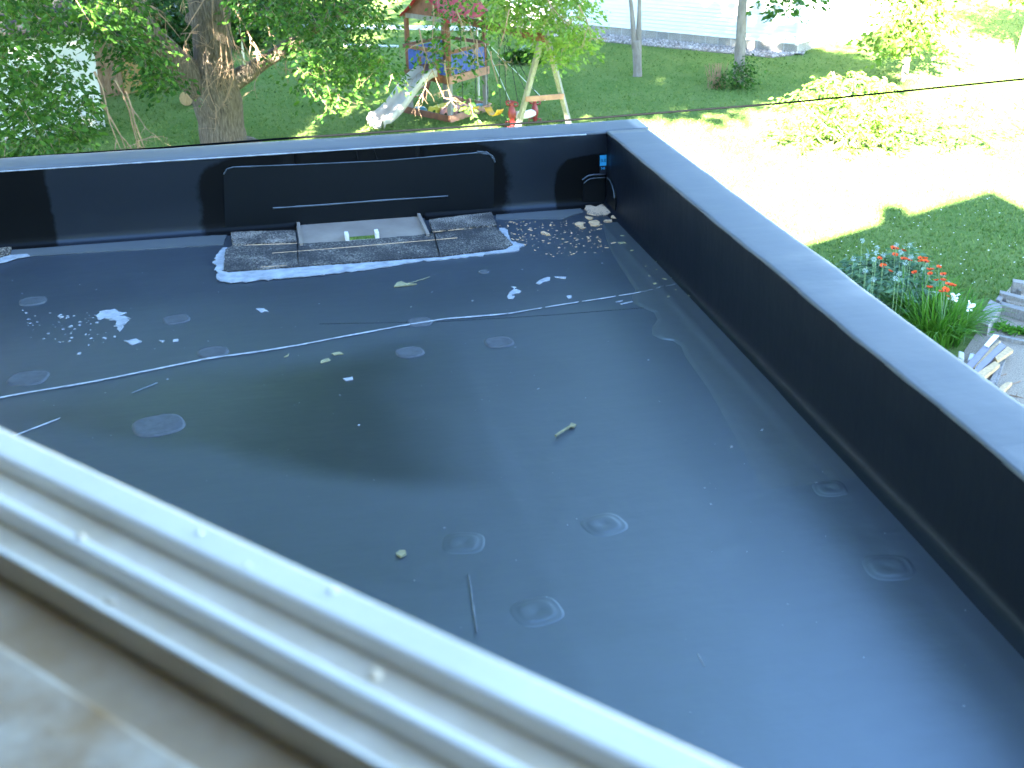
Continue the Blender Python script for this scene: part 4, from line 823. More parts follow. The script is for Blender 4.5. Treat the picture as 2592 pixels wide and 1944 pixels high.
mb = MB(); mb.prism([q(-.6, .05), q(bw, .05), q(bw, 2.2), q(-.6, 2.2)], -.02, hh); o = mb.build('wall', M_RUST, t); o.matrix_parent_inverse = inv
for k in (0, 1):
    a0 = bw*(.56+.21*k); mb = MB(); mb.prism([q(a0+.005, -.03), q(a0+bw*.2, -.03), q(a0+bw*.2, -.003), q(a0+.005, -.003)], .02, 215/dpx); o = mb.build('door', M_OCHRE, t); o.matrix_parent_inverse = inv
mb = MB(); mb.add([(*q(-.8, -.25), hh+.0), (*q(bw+.2, -.25), hh), (*q(bw+.2, 2.4), hh+.5), (*q(-.8, 2.4), hh+.5), (*q(-.8, -.25), hh+.1), (*q(bw+.2, -.25), hh+.1), (*q(bw+.2, 2.4), hh+.6), (*q(-.8, 2.4), hh+.6)], [(3, 2, 1, 0), (4, 5, 6, 7), (0, 1, 5, 4), (1, 2, 6, 5), (2, 3, 7, 6), (3, 0, 4, 7)])
o = mb.build('roof', M_DKROOF, t); o.matrix_parent_inverse = inv
lg = O(478, 268, 0); mb = MB(); mb.tube([(lg[0]-.05, lg[1], .17), (lg[0]+.1, lg[1]+.35, .17)], .17, 16); lo = mb.build('cut_log', [M_BARK, M_BOARDTAN], smooth=False); lo.data.polygons[len(lo.data.polygons)-2].material_index = 1; tag(lo, 'short cut log with a pale sawn end beside the elm trunk', 'log')
mb = MB(); rp0 = tp(1680, 170, -.4); rp1 = tp(1712, 455, -.4); mb.tube(lerp_pts([rp0, tp(1690, 280, -.4), rp1], 3), [.006]*4+[.022]*3, 6); mb.tube([np.array(rp0), np.array(rp0)+np.array([0, .2, 2.5])], .005, 5)
tag(mb.build('hanging_rope', M_ROPE, smooth=True), 'white rope with a thick end hanging beside the elm trunk', 'rope')
# ------------------------------------------------------------------ sidewalk behind the yard
mb = MB(); a, b = O(820, 72, 0), O(1330, 80, 0); dv = (b-a)[:2]; dv /= np.linalg.norm(dv); nv = np.array([-dv[1], dv[0]]); a2, b2 = a[:2]-dv*2, b[:2]+dv*8
mb.prism([tuple(a2), tuple(b2), tuple(b2+nv*.75), tuple(a2+nv*.75)], -.05, .03); tag(mb.build('sidewalk', M_CONC), 'pale concrete walk crossing the lawn behind the playset', 'walk', kind='structure')
mb = MB(); a, b = O(870, 117, 0), O(1010, 120, 0); mb.prism([tuple(a[:2]), tuple(b[:2]), tuple(b[:2]+[0, .18]), tuple(a[:2]+[0, .18])], -.02, .04); tag(mb.build('edging_strip', M_CONC), 'thin pale edging strip in the grass behind the slide', 'edging')
# ------------------------------------------------------------------ neighbour's house
c0, cl_ = O(2016, 137, 0), O(1500, 86, 0); fv = (cl_-c0)[:2]; fv /= np.linalg.norm(fv); rv = np.array([-fv[1], fv[0]]); rv = rv if rv[1] > 0 else -rv
nh = tag(empty('neighbour_house', (c0[0], c0[1], 0)), 'pale blue-white house with lap siding above a pebble strip', 'house'); inv = Matrix.Translation(-nh.location)
q = lambda a, b: tuple(c0[:2]+fv*a+rv*b); FL, RL, HH, FZ = 10.5, 12.0, 5.0, .26
def nb(mb, name, m, **kw): o = mb.build(name, m, nh, **kw); o.matrix_parent_inverse = inv; return o
def block_row(fn, L_, dirv, nrm):
    n = int(L_/.42)
    for i in range(n):
        a0, a1 = L_*i/n+.004, L_*(i+1)/n-.004; P = [fn(a0, .0), fn(a1, .0), fn(a1, .2), fn(a0, .2)]
        mb = MB(); mb.prism(P, -.02, FZ-.003); nb(mb, 'foundation_block', M_BLOCK)
block_row(lambda a, b: q(a, b+.03), FL, fv, rv); block_row(lambda a, b: q(b+.03, a+.25), RL-.3, rv, fv)
CH = .112
def courses(fn, L_, name):
    k = int((HH-FZ)/CH); mb = MB()
    for i in range(k):
        z0 = FZ+i*CH+.008; V = [(*fn(-.01, -.014), z0), (*fn(L_, -.014), z0), (*fn(L_, .0), z0+CH-.016), (*fn(-.01, .0), z0+CH-.016), (*fn(-.01, .028), z0+.004), (*fn(L_, .028), z0+.004)]
        mb.add(V, [(0, 1, 2, 3), (0, 4, 5, 1)])
    o = nb(mb, name, M_SIDING); o['kind'] = 'stuff'
courses(lambda a, b: q(a, b), FL, 'front_siding'); courses(lambda a, b: q(b, a), RL, 'side_siding')
mb = MB(); mb.prism([q(.03, .03), q(FL, .03), q(FL, RL), q(.03, RL)], 0, HH); nb(mb, 'wall', M_SIDING)
mb = MB(); mb.prism([q(-.018, -.018), q(.05, -.018), q(.05, .0), q(0, .0), q(0, .05), q(-.018, .05)], FZ-.02, HH); nb(mb, 'corner_trim', M_WHITE)
mid = RL/2; mb = MB()
for (b0, b1, z0, z1_) in ((-.5, mid, HH-.2, HH+3), (RL+.5, mid, HH-.2, HH+3)):
    V = [(*q(-.4, b0), z0), (*q(FL+.4, b0), z0), (*q(FL+.4, b1), z1_), (*q(-.4, b1), z1_)]; V += [(x, y, z+.18) for x, y, z in V]
    mb.add(V, [(3, 2, 1, 0), (4, 5, 6, 7), (0, 1, 5, 4), (1, 2, 6, 5), (2, 3, 7, 6), (3, 0, 4, 7)])
nb(mb, 'roof', M_SHINGLE)
mb = MB(); mb.add([(*q(.02, .1), HH-.1), (*q(.02, RL-.1), HH-.1), (*q(.02, mid), HH+2.9), (*q(FL-.02, .1), HH-.1), (*q(FL-.02, RL-.1), HH-.1), (*q(FL-.02, mid), HH+2.9)], [(0, 1, 2), (5, 4, 3)]); nb(mb, 'gable', M_SIDING)
# the window low enough to show its bottom edge
def onfront(x, y):
    d = ray(x, y); nrm = np.array([rv[0], rv[1], 0]); t_ = ((np.array([c0[0], c0[1], 0])-EYE) @ nrm)/(d @ nrm); p = EYE+d*t_; return (p[:2]-c0[:2]) @ fv, p[2]
wa, wz = onfront(*zr(1700, 8)); wb, _ = onfront(*zr(1460, 30)); wz -= .08
mb = MB()
for (a0, a1, z0, z1_) in ((wa-.08, wb+.05, wz, wz+.09), (wa-.08, wb+.05, wz+1.3, wz+1.4), (wa-.08, wa, wz+.09, wz+1.3), (wb-.04, wb+.05, wz+.09, wz+1.3)):
    mb.prism([q(a0, -.05), q(a1, -.05), q(a1, -.004), q(a0, -.004)], z0, z1_)
wn = nb(mb, 'window', M_WHITE); mb = MB(); mb.prism([q(wa, -.02), q(wb-.04, -.02), q(wb-.04, -.008), q(wa, -.008)], wz+.09, wz+1.3); o = mb.build('pane', M_GLASS, wn)
# pebble strip
gA, gB = O(1955, 147, 0), O(1500, 104, 0)
P = [np.array(q(.2, -.0)), np.array(q(-.25, -.1)), O(2040, 128, 0)[:2], O(2005, 141, 0)[:2], gA[:2], (gA[:2]*.5+gB[:2]*.5), gB[:2], gB[:2]+(gB-gA)[:2]*.6, np.array(q(FL, 0))]
mb = MB(); mb.prism([tuple(p) for p in P], -.03, .012); tag(mb.build('pebble_bed', M_DIRT), 'grey dirt bed under the pebbles along the pale house', 'bed', kind='structure')
pts = []; poly = np.array(P); lo_, hi_ = poly.min(0), poly.max(0)
cand = RNG.uniform(lo_, hi_, (26000, 2)); cand = cand[in_poly(cand, poly)][:5200]; n = len(cand); s = RNG.uniform(.022, .05, n)
oct_v = np.array([(1, 0, 0), (-1, 0, 0), (0, 1, 0), (0, -1, 0), (0, 0, .7), (0, 0, -.4)]); oct_f = np.array([(0, 2, 4), (2, 1, 4), (1, 3, 4), (3, 0, 4), (2, 0, 5), (1, 2, 5), (3, 1, 5), (0, 3, 5)])
V = np.concatenate([cand, .02+RNG.uniform(0, .02, (n, 1))], 1)[:, None]+oct_v[None]*s[:, None, None]*RNG.uniform(.6, 1.3, (n, 1, 3)); F = (np.arange(n)[:, None, None]*6+oct_f[None]).reshape(-1, 3)
tag(np_mesh('pebbles', V.reshape(-1, 3), F, M_PEBBLE), 'pinkish grey pebbles spread along the foot of the pale house', 'pebbles', kind='stuff')
# white buckets along its side wall
def bucket(x, y, r, h, label):
    t = tag(empty('white_bucket', (x, y, 0)), label, 'bucket', 'white buckets beside the neighbour house'); N_ = 20
    prof = [(0, .01), (r*.82, .0), (r*.86, .02), (r*.97, h*.86), (r*1.04, h*.87), (r*1.04, h*.93), (r, h*.94), (r*1.02, h), (r*.95, h), (r*.8, h*.1), (0, h*.08)]
    V = [(p*math.cos(2*math.pi*k/N_), p*math.sin(2*math.pi*k/N_), z) for p, z in prof for k in range(N_)]; F = [(i*N_+k, i*N_+(k+1) % N_, (i+1)*N_+(k+1) % N_, (i+1)*N_+k) for i in range(len(prof)-1) for k in range(N_)]
    MB().add(V, F).build('body', M_BUCKET, t, smooth=True)
    mb = MB(); mb.tube([(r*1.05*math.cos(a), -r*.25*math.sin(a)-r*.95, h*.85-.5*h*math.sin(a)) for a in np.linspace(0, math.pi, 10)], .006, 5); mb.build('handle', M_ALU, t)
for i, (x, y, r, lab) in enumerate(((658, 346, .17, 'white plastic bucket closest to the neighbour house corner'), (745, 334, .15, 'white plastic bucket second from the neighbour house corner'), (820, 304, .16, 'white plastic bucket third from the neighbour house corner'), (905, 270, .16, 'white plastic bucket farthest from the neighbour house corner'))):
    p = O(1950+x/3.445, y/3.445, 0); bucket(p[0], p[1], r, .36 if i == 0 else .3, lab)

# ------------------------------------------------------------------ wooden playset
P1, P2, P3 = O(1141, 306, 0)[:2], O(1040, 284, 0)[:2], O(1230, 278, 0)[:2]
u = (P3-P1)/np.linalg.norm(P3-P1); v = (P2-P1)/np.linalg.norm(P2-P1); LU, LV = np.linalg.norm(P3-P1), np.linalg.norm(P2-P1)
ps = tag(empty('wooden_playset', (P1[0], P1[1], 0)), 'wooden playset tower with red roof, blue panels, slide and swing beam', 'playset'); inv = Matrix.Translation(-ps.location)
def D_(a, b, z): return np.array([*(P1+u*a+v*b), z])
def pb(mb, name, m, parent=ps, **kw):
    o = mb.build(name, m, parent, **kw)
    if parent is ps: o.matrix_parent_inverse = inv
    return o
d0 = math.hypot(*P1); mpx = d0/FPX/2.765                      # metres per pixel of the playset close-up
DZ = 285*mpx*1.02                                            # deck height
RTOP = DZ+ (DZ)*.62                                          # rail top
EV = 690*mpx                                                 # eave height
for (a, b) in ((0, 0), (LU, 0), (0, LV), (LU, LV)):
    mb = MB(); c = D_(a, b, 0); mb.box((c[0], c[1], DZ/2), (.10, .10, DZ), math.atan2(u[1], u[0])); pb(mb, 'post', M_GREYWOOD, bevel=.008)
    mb = MB(); mb.box((c[0], c[1], (DZ+EV)/2+.0005), (.085, .085, EV-DZ-.001), math.atan2(u[1], u[0])); pb(mb, 'upper_post', M_REDWOOD, bevel=.006)
for (a0, b0, a1, b1, m) in ((-.08, -.07, LU+.08, -.07, M_LTCEDAR), (-.07, -.04, -.07, LV+.08, M_REDWOOD), (-.08, LV+.07, LU+.08, LV+.07, M_REDWOOD), (LU+.07, -.04, LU+.07, LV+.04, M_REDWOOD)):
    mb = MB(); mb.beam(D_(a0, b0, DZ-.02), D_(a1, b1, DZ-.02), .035, .17); pb(mb, 'rim_board', m)
    mb = MB(); mb.beam(D_(a0, b0, RTOP), D_(a1, b1, RTOP), .035, .08); pb(mb, 'rail', M_REDWOOD)
nbd = 9
for i in range(nbd):
    mb = MB(); y0 = LV*(i+.5)/nbd; mb.beam(D_(-.05, y0, DZ+.05), D_(LU+.05, y0, DZ+.05), LV/nbd-.012, .025); pb(mb, 'deck_plank', M_REDWOOD)
# blue panels: vertical pickets draped with blue sheet
def panel(a0, b0, a1, b1, n, zt):
    for i in range(n):
        q0, q1 = D_(a0+(a1-a0)*(i+.04)/n, b0+(b1-b0)*(i+.04)/n, 0), D_(a0+(a1-a0)*(i+.96)/n, b0+(b1-b0)*(i+.96)/n, 0)
        mb = MB(); mid_ = (q0+q1)/2; L_ = np.linalg.norm(q1-q0); mb.box((mid_[0], mid_[1], (DZ+.07+zt)/2), (L_, .018+.006*(i % 2), zt-DZ-.07), math.atan2((q1-q0)[1], (q1-q0)[0])); pb(mb, 'blue_panel', M_BLUE)
panel(.05, -.02, LU-.02, -.02, 7, RTOP-.05); panel(-.02, LV*.66, -.02, LV-.03, 2, RTOP-.05); panel(-.02, .04, -.02, LV*.22, 2, DZ+.3); panel(.05, LV+.02, LU-.05, LV+.02, 7, RTOP-.05)
# gable roof of red canvas, ridge along u
OV = .14; RG = EV+.62
for sgn in (0, 1):
    b0 = -OV if sgn == 0 else LV+OV; V = []
    nn = 8
    for i in range(nn+1):
        a = -OV+(LU+2*OV)*i/nn; sag = -.02*math.sin(math.pi*i/nn*2)**2
        for k in range(5): f_ = k/4; V.append(D_(a, b0+(LV/2-b0)*f_, EV-.05+(RG-EV+.05)*f_-.05*math.sin(math.pi*f_)+sag))
    F = [(i*5+k, (i+1)*5+k, (i+1)*5+k+1, i*5+k+1) for i in range(nn) for k in range(4)]
    mb = MB(); mb.add(V, F if sgn == 0 else [f[::-1] for f in F]); o = pb(mb, 'roof_canopy', M_RED, smooth=True); sm = o.modifiers.new('thick', 'SOLIDIFY'); sm.thickness = .012
for a in (-.02, LU+.02):
    mb = MB(); mb.beam(D_(a, -OV, EV-.03), D_(a, LV+OV, EV-.03), .04, .10); pb(mb, 'eave_board', M_GREYWOOD if a < 0 else M_REDWOOD)
    mb = MB(); mb.add([D_(a+e_, y_, z_) for e_ in (-.012, .012) for y_, z_ in ((0, EV), (LV, EV), (LV/2, RG-.08))], [(0, 1, 2), (5, 4, 3), (0, 3, 4, 1), (1, 4, 5, 2), (2, 5, 3, 0)]); pb(mb, 'gable_board', M_REDWOOD)
mb = MB(); mb.beam(D_(-OV, LV/2, RG-.03), D_(LU+OV, LV/2, RG-.03), .05, .06); pb(mb, 'ridge_board', M_REDWOOD)
# slide: moulded trough following an S-curve
sb0, sb1 = O(931, 326, 0)[:2], O(971, 327, 0)[:2]; end = (sb0+sb1)/2; top = (P1+v*LV*.42-u*.07); hd = end-top; SL = np.linalg.norm(hd); hd /= SL; sd = np.array([-hd[1], hd[0]]); N_ = 26; V = []; SW = .24
prof = [(-1.22, .02), (-1.2, .17), (-1.06, .19), (-.98, .13), (-.86, .03), (-.5, 0), (0, -.005), (.5, 0), (.86, .03), (.98, .13), (1.06, .19), (1.2, .17), (1.22, .02)]
for i in range(N_+1):
    t_ = i/N_; z = DZ+.04-(DZ-.10)*(np.clip((t_-.10)/.80, 0, 1))+.05*math.sin(2*math.pi*np.clip((t_-.1)/.8, 0, 1))-.03
    if t_ > .9: z = .12-.0*(t_-.9)
    if i == N_: z = .02
    p = top+hd*(SL*min(t_, .985 if i < N_ else 1.0)); rise = 1.0 if .06 < t_ else .9
    for (a, h) in prof: V.append((*(p+sd*a*SW), max(z+h*rise, .0)))
k = len(prof); F = [(i*k+j, i*k+j+1, (i+1)*k+j+1, (i+1)*k+j) for i in range(N_) for j in range(k-1)]
mb = MB(); mb.add(V, F); o = pb(mb, 'slide', M_SLIDE, smooth=True); sm = o.modifiers.new('thick', 'SOLIDIFY'); sm.thickness = .02
for sgn in (-1, 1):
    c = D_(-.10, LV*.42+sgn*.30, DZ+.16); mb = MB(); mb.box(tuple(c), (.03, .07, .5), math.atan2(u[1], u[0])); pb(mb, 'slide_post', M_REDWOOD)
# swing beam and A-frame
BZ = EV-.10; B0 = D_(LU*.5, LV*.25, BZ); B1 = O(1376, 96, BZ)
mb = MB(); mb.beam(B0, B1, .06, .17); pb(mb, 'swing_beam', M_REDWOOD)
bd = (B1-B0)/np.linalg.norm(B1-B0)
def leg_foot(xa, ya, xb, yb, z=0.0, kk=.35):                 # continue the visible leg downwards in the picture to the lawn
    return O(xb+(xb-xa)*kk, yb+(yb-ya)*kk, z)
AT = O(1376, 92, BZ+.02)
best = None
FLg = leg_foot(1362, 134, 1311, 322, 0, .05); FRg = leg_foot(1397, 166, 1440, 313, 0, .05)
mb = MB(); mb.beam(AT+[0, 0, .1], FLg, .10, .10); pb(mb, 'frame_leg', M_GREYWOOD, bevel=.008); mb = MB(); mb.beam(AT+[.04, .02, .1], FRg, .10, .10); pb(mb, 'frame_leg', M_GREYWOOD, bevel=.008)
f1 = .36; mb = MB(); ca, cb = FLg+(AT-FLg)*f1, FRg+(AT-FRg)*(f1-.0); off = np.array([.0, -.07, 0]); mb.beam(ca+off-(cb-ca)*.03, cb+off+(cb-ca)*.06, .035, .11); pb(mb, 'cross_brace', M_LTCEDAR)
# climbing pole and ladder
pl = O(*z2(1418, 745), 0); mb = MB(); mb.tube([(pl[0], pl[1], 0), (pl[0], pl[1], DZ+.9)], .024, 10); pb(mb, 'climbing_pole', M_WHITE, smooth=True)
for a in (.28, .78):
    mb = MB(); mb.beam(D_(LU*a, LV+.55, 0), D_(LU*a, LV+.1, DZ), .04, .08); pb(mb, 'ladder_rail', M_REDWOOD)
for i in range(4):
    f_ = (i+1)/5; mb = MB(); mb.beam(D_(LU*.28, LV+.55-.45*f_, DZ*f_), D_(LU*.78, LV+.55-.45*f_, DZ*f_), .07, .03); pb(mb, 'ladder_rung', M_REDWOOD)
# sandbox boards under the tower
for (a0, b0, a1, b1) in ((-.12, -.1, LU+.1, -.1), (-.12, -.06, -.12, LV+.12), (LU+.12, -.1, LU+.12, LV+.1)):
    mb = MB(); mb.beam(D_(a0, b0, .07), D_(a1, b1, .07), .04, .15); pb(mb, 'sandbox_board', M_REDWOOD if a1 < .1 else M_LTCEDAR)
def puffy(name, quad, z0, z1_, m, lab, cat, seed=0):
    """low quilted plastic block over a plan quad with bulges"""
    rr = np.random.default_rng(seed); n = 9; V = []; q = [np.array(p) for p in quad]
    for i in range(n+1):
        for j in range(n+1):
            a, b = i/n, j/n; p = (q[0]*(1-a)+q[1]*a)*(1-b)+(q[3]*(1-a)+q[2]*a)*b; e = min(a, b, 1-a, 1-b)*n
            z = z0 if e < .5 else z1_*(.86+.14*abs(math.sin(a*3*math.pi))*abs(math.sin(b*3*math.pi)))+rr.normal(0, .006)
            V.append((p[0], p[1], z))
    F = [(i*(n+1)+j, (i+1)*(n+1)+j, (i+1)*(n+1)+j+1, i*(n+1)+j+1) for i in range(n) for j in range(n)]
    o = MB().add(V, F).build(name, m, smooth=False); return tag(o, lab, cat)
g1 = [O(*z2(x, y), 0)[:2] for x, y in ((1045, 795), (1125, 800), (1275, 760), (1160, 762))]; g2 = [O(*z2(x, y), 0)[:2] for x, y in ((1128, 803), (1215, 806), (1365, 775), (1279, 760))]
puffy('sandbox_cover', g1, .0, .15, M_LEMON, 'yellow moulded plastic cover under the playset tower', 'cover', 1); puffy('sandbox_cover', g2, .0, .15, M_PINK, 'faded red moulded plastic cover under the playset tower', 'cover', 2)
for (x, y, lab) in ((1005, 785, 'teal plastic toy in the sandbox near the slide'), (1425, 765, 'teal plastic toy by the white climbing pole')):
    p = O(*z2(x, y), 0); mb = MB(); mb.tube([(p[0], p[1], 0), (p[0], p[1], .05), (p[0], p[1], .11), (p[0], p[1], .13)], [.16, .17, .12, .03], 10); tag(mb.build('plastic_toy', M_TEAL, smooth=True), lab, 'toy')
gp = blob_cloud([(*D_(.2, LV*.5, .03), .3, .5, .06), (*D_(LU*.7, .1, .03), .4, .2, .08)], 60); o = leaves_mesh('sandbox_weeds', gp, L_ELM, None, .11); tag(o, 'green weeds growing in the sandbox under the tower', 'weeds', kind='stuff')
# belt swings and the glider
def chain(mb, a, b, r=.011):
    n = max(6, int(np.linalg.norm(np.array(b)-np.array(a))/.06)); P = lerp_pts([a, b], n); mb.tube(P, [r*(1.0 if i % 2 else .6) for i in range(len(P))], 5)
def belt_swing(lx, rx, by, lab):
    (xa, ya), (xb, yb) = z2(*lx), z2(*rx); ta = B0+bd*((ray(xa, ya) @ RGT*0)+0)
    def under(x, y):                                         # where the beam's vertical plane meets this pixel
        nrm = np.cross(bd, [0, 0, 1]); d = ray(x, y); t_ = ((B0-EYE) @ nrm)/(d @ nrm); return EYE+d*t_
    a, b = under(xa, ya), under(xb, yb); t = tag(empty('belt_swing', ((a+b)/2)), lab, 'swing'); inv = Matrix.Translation(-t.location)
    for p in (a, b):
        s_ = (p-B0) @ bd; tp_ = B0+bd*s_; mb = MB(); chain(mb, p, (tp_[0], tp_[1], BZ-.08)); o = mb.build('chain', M_CHAIN, t); o.matrix_parent_inverse = inv
    side = np.cross(bd, [0, 0, 1]); side /= np.linalg.norm(side); V = []; n = 14; sagz = under(*z2((lx[0]+rx[0])/2, by))[2]-(a[2]+b[2])/2
    for i in range(n+1):
        f_ = i/n; c = a+(b-a)*f_; c = c+np.array([0, 0, sagz*math.sin(math.pi*f_)**.7])
        for q_ in (-.085, -.04, .04, .085): V.append(c+side*q_+[0, 0, .012 if abs(q_) > .05 else 0])
    F = [(i*4+j, i*4+j+1, (i+1)*4+j+1, (i+1)*4+j) for i in range(n) for j in range(3)]
    o = MB().add(V, F).build('seat', M_YEL, t, smooth=True); o.matrix_parent_inverse = inv; sm = o.modifiers.new('thick', 'SOLIDIFY'); sm.thickness = .015
belt_swing((1305, 742), (1396, 745), 785, 'yellow belt swing hanging close to the playset tower'); belt_swing((1480, 750), (1566, 765), 806, 'yellow belt swing hanging next to the red glider')
gl_a, gl_b = at_dist(*z2(1648, 800), d0-.9), at_dist(*z2(1808, 782), d0-.35); gt = tag(empty('glider_swing', (gl_a+gl_b)/2), 'maroon two-seat glider swing with white middle tube under the beam', 'swing'); inv = Matrix.Translation(-gt.location)
ux = np.array([1.0, -.35, 0]); ux /= np.linalg.norm(ux)
for c, sc_ in ((gl_a, 1.0), (gl_b, .92)):
    mb = MB(); q = lambda x, z: c+ux*x*mpx*sc_+np.array([0, 0, -z*mpx*sc_])
    mb.tube(lerp_pts([q(0, -82), q(0, -60), q(-1, -35), q(0, 0), q(0, 35), q(1, 60), q(0, 85)], 2), list(np.array([20, 15, 14, 18, 22, 27, 28, 25, 20, 16, 15, 15, 16])*mpx*sc_), 14)
    mb.tube([q(-38, -86), q(-20, -90), q(0, -88), q(22, -84), q(42, -76)], 6*mpx*sc_, 8); mb.tube([q(-38, -86), q(-36, -68), q(-12, -58)], 6*mpx, 8); mb.tube([q(42, -76), q(38, -58), q(12, -55)], 6*mpx, 8)
    mb.tube([q(0, 52), q(-44, 48), q(-46, 84), q(0, 88), q(44, 84), q(46, 54), q(0, 52)], 6*mpx*sc_, 8)
    o = mb.build('seat_body', M_DKRED, gt, smooth=True); o.matrix_parent_inverse = inv
    for x_ in (-38, 42):
        mb = MB(); a = q(x_, -86 if x_ < 0 else -76); s_ = (a-B0) @ bd; tb = B0+bd*(s_*.6+.4*((c-B0) @ bd)); chain(mb, a, (tb[0], tb[1], BZ-.08)); o = mb.build('chain', M_CHAIN, gt); o.matrix_parent_inverse = inv
mb = MB(); mb.tube(lerp_pts([gl_a+np.array([.12, 0, -.02]), (gl_a+gl_b)/2+np.array([0, 0, -.05]), gl_b+np.array([-.02, 0, -.02])], 4), [.085, .09, .09, .085, .085, .085, .085, .085, .08], 12); o = mb.build('seat_tube', M_WHITE, gt, smooth=True); o.matrix_parent_inverse = inv
for i, (a, b, lab) in enumerate((((1460, 285), (1625, 712), 'thin white rope slanting from the tower down to the maroon glider'), ((1475, 262), (1880, 705), 'long thin white rope slanting from the tower to the grass behind the glider'))):
    p = D_(LU, .05, RTOP+.1); e = O(*z2(*b), .02) if i else gl_a+np.array([-.03, 0, 85*mpx]); mb = MB(); mb.tube(lerp_pts([p, e], 8), .006, 5); tag(mb.build('guy_rope', M_ROPE), lab, 'rope')
# hostas beyond the swings
for (x, y, lab) in ((1690, 440, 'broad-leaved hosta clump in the grass seen between the swing chains'), (1770, 440, 'broad-leaved hosta clump right behind the A-frame leg')):
    p = O(*z2(x, y), 0); t = tag(empty('hosta', (p[0], p[1], 0)), lab, 'plant'); inv = Matrix.Translation(-t.location); n = 70; a = RNG.uniform(0, 6.28, n); r = RNG.uniform(.02, .3, n)
    P = np.stack([p[0]+np.cos(a)*r, p[1]+np.sin(a)*r, .08+.3*(1-r/.35)*RNG.uniform(.5, 1, n)], -1); Dd = np.stack([np.cos(a), np.sin(a), .35-1.6*r], -1); o = leaves_mesh('foliage', P, L_ELM, t, .3, width=.65, dirs=Dd); o.matrix_parent_inverse = inv

# ------------------------------------------------------------------ overhead cable between two poles
ck = [(0, 402, 9.0), (400, 375, 9.1), (700, 352, 9.3), (1062, 328, 9.6), (1400, 307, 9.9), (1982, 261, 10.5), (2592, 200, 11.4)]
CP = [at_dist(x, y, d) for x, y, d in ck]; e0 = CP[0]+(CP[0]-CP[1])/np.linalg.norm(CP[0]-CP[1])*7+[0, 0, .4]; e1 = CP[-1]+(CP[-1]-CP[-2])/np.linalg.norm(CP[-1]-CP[-2])*14+[0, 0, 1.2]
mb = MB(); PP = lerp_pts([e0]+CP+[e1], 6); mb.tube(PP, .0085, 8); tag(mb.build('overhead_cable', M_CABLE, smooth=True), 'black overhead cable strung past the outer edge of the back parapet', 'cable')
for p, lab in ((e0, 'wooden pole holding the cable beyond the left side of the house'), (e1, 'wooden pole holding the cable beyond the sunny lawn')):
    mb = MB(); mb.tube([(p[0], p[1]+.12, -.2), (p[0], p[1]+.12, p[2]+1.2)], [.12, .09], 12); tag(mb.build('utility_pole', M_GREYWOOD, smooth=True), lab, 'pole')

# ------------------------------------------------------------------ flower bed
zf = zoom(2100, 580, 5.185)
pop = [(840, 262), (878, 264), (968, 290), (858, 348), (655, 392), (972, 405), (1040, 415), (1185, 388), (1250, 390), (1205, 430), (1258, 436), (703, 494), (795, 560), (1115, 577), (1432, 505), (1320, 543), (1320, 595), (1492, 605), (1400, 680), (1495, 680), (1555, 738), (1615, 750), (1312, 773), (1518, 808), (1468, 830), (1550, 885)]
N_ = 10; V = [(0, 0, .0)]; F = []
for k in range(2):                                        # two rings of three overlapping cupped petals
    for i in range(3):
        a = 2*math.pi*i/3+k*1.05; b = len(V); pet = []
        for j in range(7):
            q = -.75+1.5*j/6; rr_ = .052*(1+.10*math.cos(q*6)); pet.append((rr_*math.cos(a+q), rr_*math.sin(a+q), .026+.006*k+.008*math.cos(j*2.6)))
        V += pet; F += [(0, b+j, b+j+1) for j in range(6)]
pm = bpy.data.meshes.new('petals'); pm.from_pydata(V, [], F); pm.materials.append(M_POPPY)
cmb = MB(); cmb.tube([(0, 0, .002), (0, 0, .018), (0, 0, .022)], [.011, .012, .005], 8); cm = bpy.data.meshes.new('centre'); cm.from_pydata(cmb.v, [], cmb.f); cm.materials.append(M_YELLOW)
GP = 'red poppies in the flower bed'
for i, (x, y) in enumerate(pop):
    h = random.uniform(.55, .75); p = O(*zf(x, y), h); t = tag(empty('poppy', (p[0], p[1], 0)), 'red poppy flower on a thin stem in the bed beside the steps', 'poppy', GP)
    s_ = random.uniform(.6, .92) if i != 25 else .4
    for nm, me in (('petals', pm), ('centre', cm)):
        o = bpy.data.objects.new(nm, me); COL.objects.link(o); o.parent = t; o.location = (0, 0, h); o.scale = (s_, s_, s_); o.rotation_euler = (random.uniform(-.5, .2), random.uniform(-.35, .35), random.uniform(0, 6))
    bx, by = random.uniform(-.12, .12), random.uniform(-.12, .12); mb = MB(); mb.tube([(bx, by, 0), (bx*.5, by*.5, h*.5), (0, 0, h-.002)], .004, 5, cap=False); mb.build('stem', M_STEM, t)
al = [(430, 150), (625, 245), (612, 310), (875, 205), (1052, 215), (495, 350), (708, 340), (312, 385), (935, 300), (580, 395), (1065, 365), (995, 440), (465, 550), (915, 585), (578, 655), (865, 650)]
for i, (x, y) in enumerate(al):
    h = random.uniform(.85, 1.0); p = O(*zf(x, y), h); t = tag(empty('globe_flower', (p[0], p[1], 0)), 'pale grey-green seed globe on a tall stalk rising above the poppies', 'seed head', 'seed globes in the flower bed')
    n = 46; gq = RNG.normal(0, 1, (n, 3)); gq /= np.linalg.norm(gq, axis=1, keepdims=True); mb = MB()
    for w_ in gq: mb.add([w_*.006+[0, 0, h], w_*.036+np.cross(w_, [0, 0, 1])*.005+[0, 0, h], w_*.036-np.cross(w_, [0, 0, 1])*.005+[0, 0, h]], [(0, 1, 2)])
    o = mb.build('globe', M_ALLIUM, t); o['kind'] = 'stuff'; mb = MB(); mb.tube([(0, 0, 0), (.01, 0, h*.5), (0, 0, h)], .0035, 5, cap=False); mb.build('stalk', M_STEM, t)
